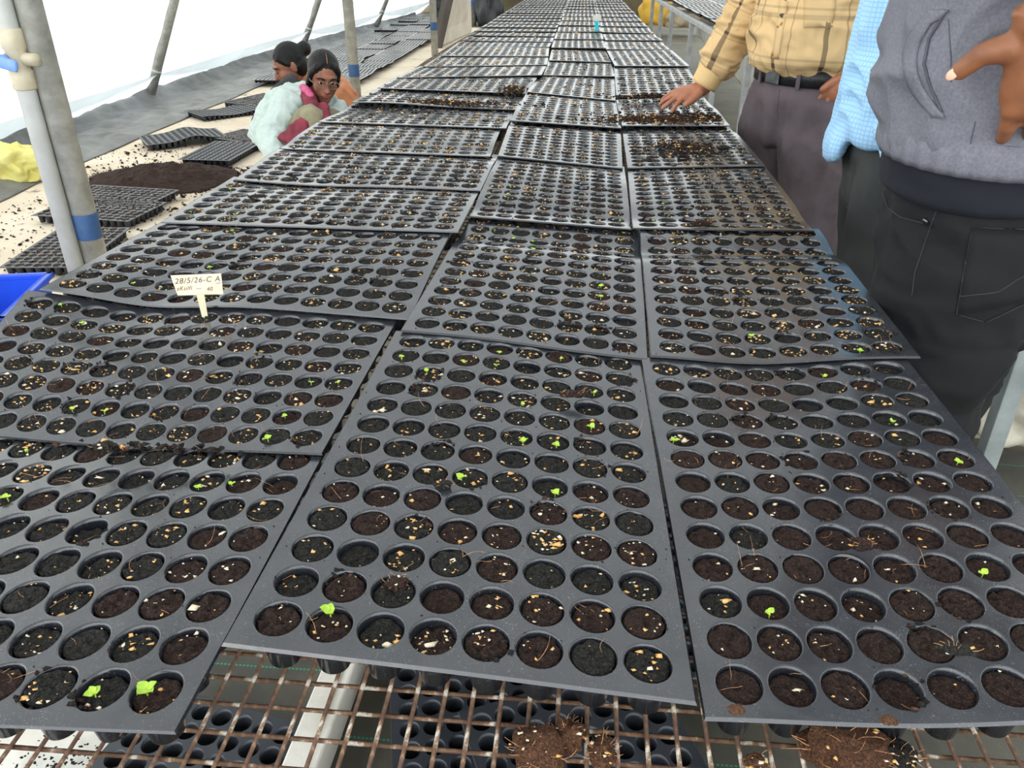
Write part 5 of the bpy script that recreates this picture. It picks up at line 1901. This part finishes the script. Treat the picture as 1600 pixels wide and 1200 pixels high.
if h is not None:
    bm = bmesh.new(); loft(bm, [h, h + nn * .003, h + nn * .0042], [.0048, .0045, .002], 14)
    placed(tr3, bm_obj('rivet', bm, M['steel'], tr3, True))
shoes(man3, base, R, .2, (.02, -.05))

# ============ woman with spectacles in the pale blouse, crouching
A = lambda px, py, d: atd(px, py, d)
hc_ = A(506, 121, 3.98); hR = frame((.42, -.86, -.28), (.12, 0, 1))
base = Vector((hc_.x - .05, hc_.y + .05, 0))
neck = A(484, 150, 4.06)
hip = A(446, 236, 4.25)
shR, shL = A(454, 158, 4.0), A(520, 172, 4.15)
elR, haR = A(424, 214, 3.96), A(432, 244, 3.86)
elL, haL = A(528, 205, 4.05), A(520, 235, 3.9)
knR, knL = A(487, 190, 3.92), A(520, 196, 4.05)
ftR, ftL = Vector((knR.x - .02, knR.y + .12, .04)), Vector((knL.x, knL.y + .12, .04))
bm = bmesh.new()
add_head(bm, hc_, hR, .98)
rtube(bm, neck, hc_ + Vector((-.005, .02, -.06)), .050, .050)
loft(bm, [hip, hip.lerp(neck, .4), hip.lerp(neck, .75), neck], [(.15, .12), (.14, .10), (.15, .085), (.06, .05)], 18, ref=hR @ Vector((1, 0, 0)))
for (s_, e_, w_, sg) in ((shR, elR, haR, 1), (shL, elL, haL, -1)):
    rtube(bm, s_, e_, .045, .036); rtube(bm, e_, w_, .036, .025)
    hand(bm, w_, (w_ - e_).normalized() + Vector((.3, -.3, -.3)), (0, -.3, 1), (sg * .8, -.4, 0), (6, 2, -2, -6), ((16, 20, 12),) * 4, (.4 * sg, -.5, -.5), .92)
for (k_, f_) in ((knR, ftR), (knL, ftL)):
    rtube(bm, hip + Vector((0, 0, -.02)), k_, .07, .052); rtube(bm, k_, f_, .050, .034)
    loft(bm, [f_ + Vector((-.0, .05, -.015)), f_ + Vector((.0, -.02, -.008)), f_ + Vector((.04, -.15, -.022))], [(.03, .025), (.04, .032), (.03, .014)], 12)
wo1 = fuse('person', bm, .0055, M['skin_woman'], None, 2, None, base)
tag(wo1, 'person with spectacles crouching in pale blouse and maroon scarf', 'person')
face_parts(wo1, hc_, hR, .98)
bm, Lh = hair_cap(wo1, hc_, hR, .98)
# centre-parted hair drawn down both sides to the nape
for sg in (-1, 1):
    loft(bm, [Lh(sg * .012, -.048, .092), Lh(sg * .046, -.042, .068), Lh(sg * .068, -.012, .030), Lh(sg * .073, .018, -.025), Lh(sg * .060, .05, -.070)], [(.012, .016), (.016, .020), (.014, .026), (.013, .030), (.018, .026)], 14)
blob(bm, Lh(-.01, .085, -.06), (.045, .04, .055), hR)
fuse('hair', bm, .006, M['hair'], wo1, 3, folds(70, 70, 30, .0015))
bm = bmesh.new()
loft(bm, [Lh(0, -.066, .098), Lh(0, -.045, .117), Lh(0, -.01, .130)], [(.0028, .004), (.0026, .0035), (.001, .001)], 8)
placed(wo1, bm_obj('hair_parting', bm, M['skin_woman'], wo1, True))
# spectacles: two lens rims, bridge, temples, lenses
bm = bmesh.new()
def ring(bm, c, R_, rx, rz, r, n=20):
    pts = [c + R_ @ Vector((rx * math.cos(2 * math.pi * k / n), 0, rz * math.sin(2 * math.pi * k / n))) for k in range(n + 1)]
    loft(bm, pts, [r] * (n + 1), 6, ref=R_ @ Vector((0, 1, 0)), cap=False)
for sg in (-1, 1):
    ring(bm, Lh(sg * .033, -.100, .002), hR, .026, .018, .0016)
    loft(bm, [Lh(sg * .058, -.098, .006), Lh(sg * .078, -.06, .006), Lh(sg * .080, .015, .002)], [.0015] * 3, 6)
loft(bm, [Lh(-.008, -.101, .006), Lh(0, -.104, .009), Lh(.008, -.101, .006)], [.0015] * 3, 6)
sp = placed(wo1, bm_obj('spectacles', bm, M['spec_frame'], wo1, True))
for sg in (-1, 1):
    bm = bmesh.new(); blob(bm, Lh(sg * .033, -.100, .002), (.0245, .001, .0165), hR, 16, 6)
    placed(sp, bm_obj('lens', bm, M['lens'], sp, True))
# blouse
bm = bmesh.new()
loft(bm, [hip + Vector((-.02, .02, .03)), hip.lerp(neck, .35) + Vector((-.03, .02, .02)), hip.lerp(neck, .7) + Vector((-.02, .02, .02)), neck + Vector((-.01, .02, -.005)), neck + Vector((0, .01, .03))],
     [(.175, .14), (.175, .135), (.165, .115), (.11, .085), (.062, .06)], 22, ref=hR @ Vector((1, 0, 0)))
rtube(bm, shR, elR, .072, .070); rtube(bm, elR, haR + (elR - haR).normalized() * .02, .070, .048)
rtube(bm, shL, elL, .066, .058); rtube(bm, elL, haL + (elL - haL).normalized() * .10, .056, .045)
rtube(bm, neck + Vector((-.03, .01, -.03)), shR, .07, .072)
k1a = folds(12, 12, 14, .012, 61); k1b = folds(30, 30, 20, .005, 63)
k1 = lambda p, n: k1a(p, n) + k1b(p, n)
bl1 = fuse('blouse', bm, .0075, M['blouse'], wo1, 3, k1, base)
# maroon scarf over chest and lap, pink edge at the neck
bm = bmesh.new()
loft(bm, [A(478, 142, 3.99), A(486, 158, 3.93), A(487, 172, 3.90), A(478, 188, 3.87), A(464, 206, 3.86), A(452, 226, 3.86)], [(.035, .018), (.034, .018), (.030, .018), (.034, .018), (.05, .018), (.07, .018)], 14, ref=(1, 0, 0))
loft(bm, [A(506, 164, 3.94), A(507, 176, 3.90), A(509, 188, 3.88), A(512, 204, 3.88)], [(.024, .016), (.024, .016), (.028, .016), (.034, .016)], 14, ref=(1, 0, 0))
k2 = folds(20, 20, 5, .006, 65)
sc1 = fuse('scarf', bm, .006, M['maroon'], wo1, 2, k2, base)
bm = bmesh.new()
loft(bm, [A(466, 142, 4.03), A(474, 137, 3.98), A(482, 143, 3.95), A(487, 154, 3.93)], [(.014, .016), (.020, .016), (.020, .015), (.014, .013)], 12, ref=(1, 0, 0))
fuse('scarf_edge', bm, .006, M['pink'], sc1, 2, k2, base)
# khaki trousers over bent legs
bm = bmesh.new()
for (k_, f_) in ((knR, ftR), (knL, ftL)):
    rtube(bm, hip + Vector((0, 0, 0)), k_, .10, .080); rtube(bm, k_, f_ + Vector((0, 0, .06)), .078, .060)
k3 = folds(12, 12, 9, .007, 71)
fuse('trousers', bm, .0085, M['khaki'], wo1, 3, k3, base)

# ============ second woman crouching behind, head bowed, hair in a bun
hc_ = A(452, 103, 4.62); hR = frame((-.80, -.42, -.42), (-.1, 0, 1))
base = Vector((hc_.x + .12, hc_.y + .08, 0))
neck = A(474, 124, 4.72)
hip = A(532, 172, 4.85)
shR, shL = A(470, 138, 4.86), A(486, 146, 4.58)
elR, haR = A(424, 165, 4.78), A(406, 190, 4.6)
elL, haL = A(450, 178, 4.55), A(425, 200, 4.5)
knR, knL = A(470, 178, 4.75), A(478, 186, 4.6)
ftR, ftL = Vector((knR.x + .12, knR.y, .04)), Vector((knL.x + .12, knL.y, .04))
bm = bmesh.new()
add_head(bm, hc_, hR, .98)
rtube(bm, neck, hc_ + Vector((.02, .01, -.06)), .052, .050)
loft(bm, [hip, hip.lerp(neck, .4), hip.lerp(neck, .75), neck], [(.14, .12), (.13, .10), (.14, .085), (.06, .05)], 18, ref=(0, 1, 0))
for (s_, e_, w_, sg) in ((shR, elR, haR, 1), (shL, elL, haL, -1)):
    rtube(bm, s_, e_, .045, .036); rtube(bm, e_, w_, .036, .025)
    hand(bm, w_, (w_ - e_).normalized() + Vector((-.2, 0, -.3)), (-.2, 0, 1), (0, -sg, 0), (6, 2, -2, -6), ((16, 20, 12),) * 4, (-.4, -sg * .5, -.4), .92)
for (k_, f_) in ((knR, ftR), (knL, ftL)):
    rtube(bm, hip, k_, .07, .052); rtube(bm, k_, f_, .050, .034)
    loft(bm, [f_ + Vector((.05, 0, -.015)), f_ + Vector((-.02, 0, -.008)), f_ + Vector((-.15, 0, -.022))], [(.03, .025), (.04, .032), (.03, .014)], 12, ref=(0, 1, 0))
wo2 = fuse('person', bm, .0055, M['skin_woman'], None, 2, None, base)
tag(wo2, 'person with hair in a bun crouching behind, head bowed, in orange cloth', 'person')
face_parts(wo2, hc_, hR, .98, False)
bm, Lh = hair_cap(wo2, hc_, hR, .98)
for sg in (-1, 1):
    loft(bm, [Lh(sg * .02, -.046, .090), Lh(sg * .048, -.038, .068), Lh(sg * .067, -.002, .030), Lh(sg * .062, .04, -.02)], [(.010, .014), (.014, .018), (.012, .024), (.012, .024)], 14)
blob(bm, Lh(-.015, .128, .040), (.042, .040, .042), hR)
fuse('hair', bm, .006, M['hair'], wo2, 3, folds(70, 70, 30, .0015))
bm = bmesh.new()
loft(bm, [hip + Vector((0, 0, .0)), hip.lerp(neck, .35) + Vector((.02, 0, .02)), hip.lerp(neck, .7) + Vector((.02, 0, .02)), neck + Vector((.02, 0, 0)), neck + Vector((.01, 0, .03))],
     [(.17, .135), (.165, .125), (.16, .105), (.10, .08), (.06, .058)], 22, ref=(0, 1, 0))
rtube(bm, hip, knR, .11, .085); rtube(bm, hip, knL, .11, .085)
rtube(bm, knR, ftR + Vector((0, 0, .07)), .08, .065); rtube(bm, knL, ftL + Vector((0, 0, .07)), .08, .065)
k4 = folds(14, 14, 9, .010, 81)
fuse('sari', bm, .008, M['orange'], wo2, 3, k4, base)
bm = bmesh.new()
rtube(bm, shR, elR, .07, .060); rtube(bm, elR, haR, .058, .045); rtube(bm, shL, elL, .07, .06); rtube(bm, elL, haL, .058, .045)
loft(bm, [A(468, 132, 4.60), A(455, 145, 4.58), A(436, 162, 4.56), A(414, 184, 4.56)], [(.08, .03), (.09, .03), (.09, .03), (.07, .03)], 14, ref=(0, 0, 1))
fuse('shawl', bm, .008, M['dark_shawl'], wo2, 3, folds(12, 12, 12, .006, 85), base)
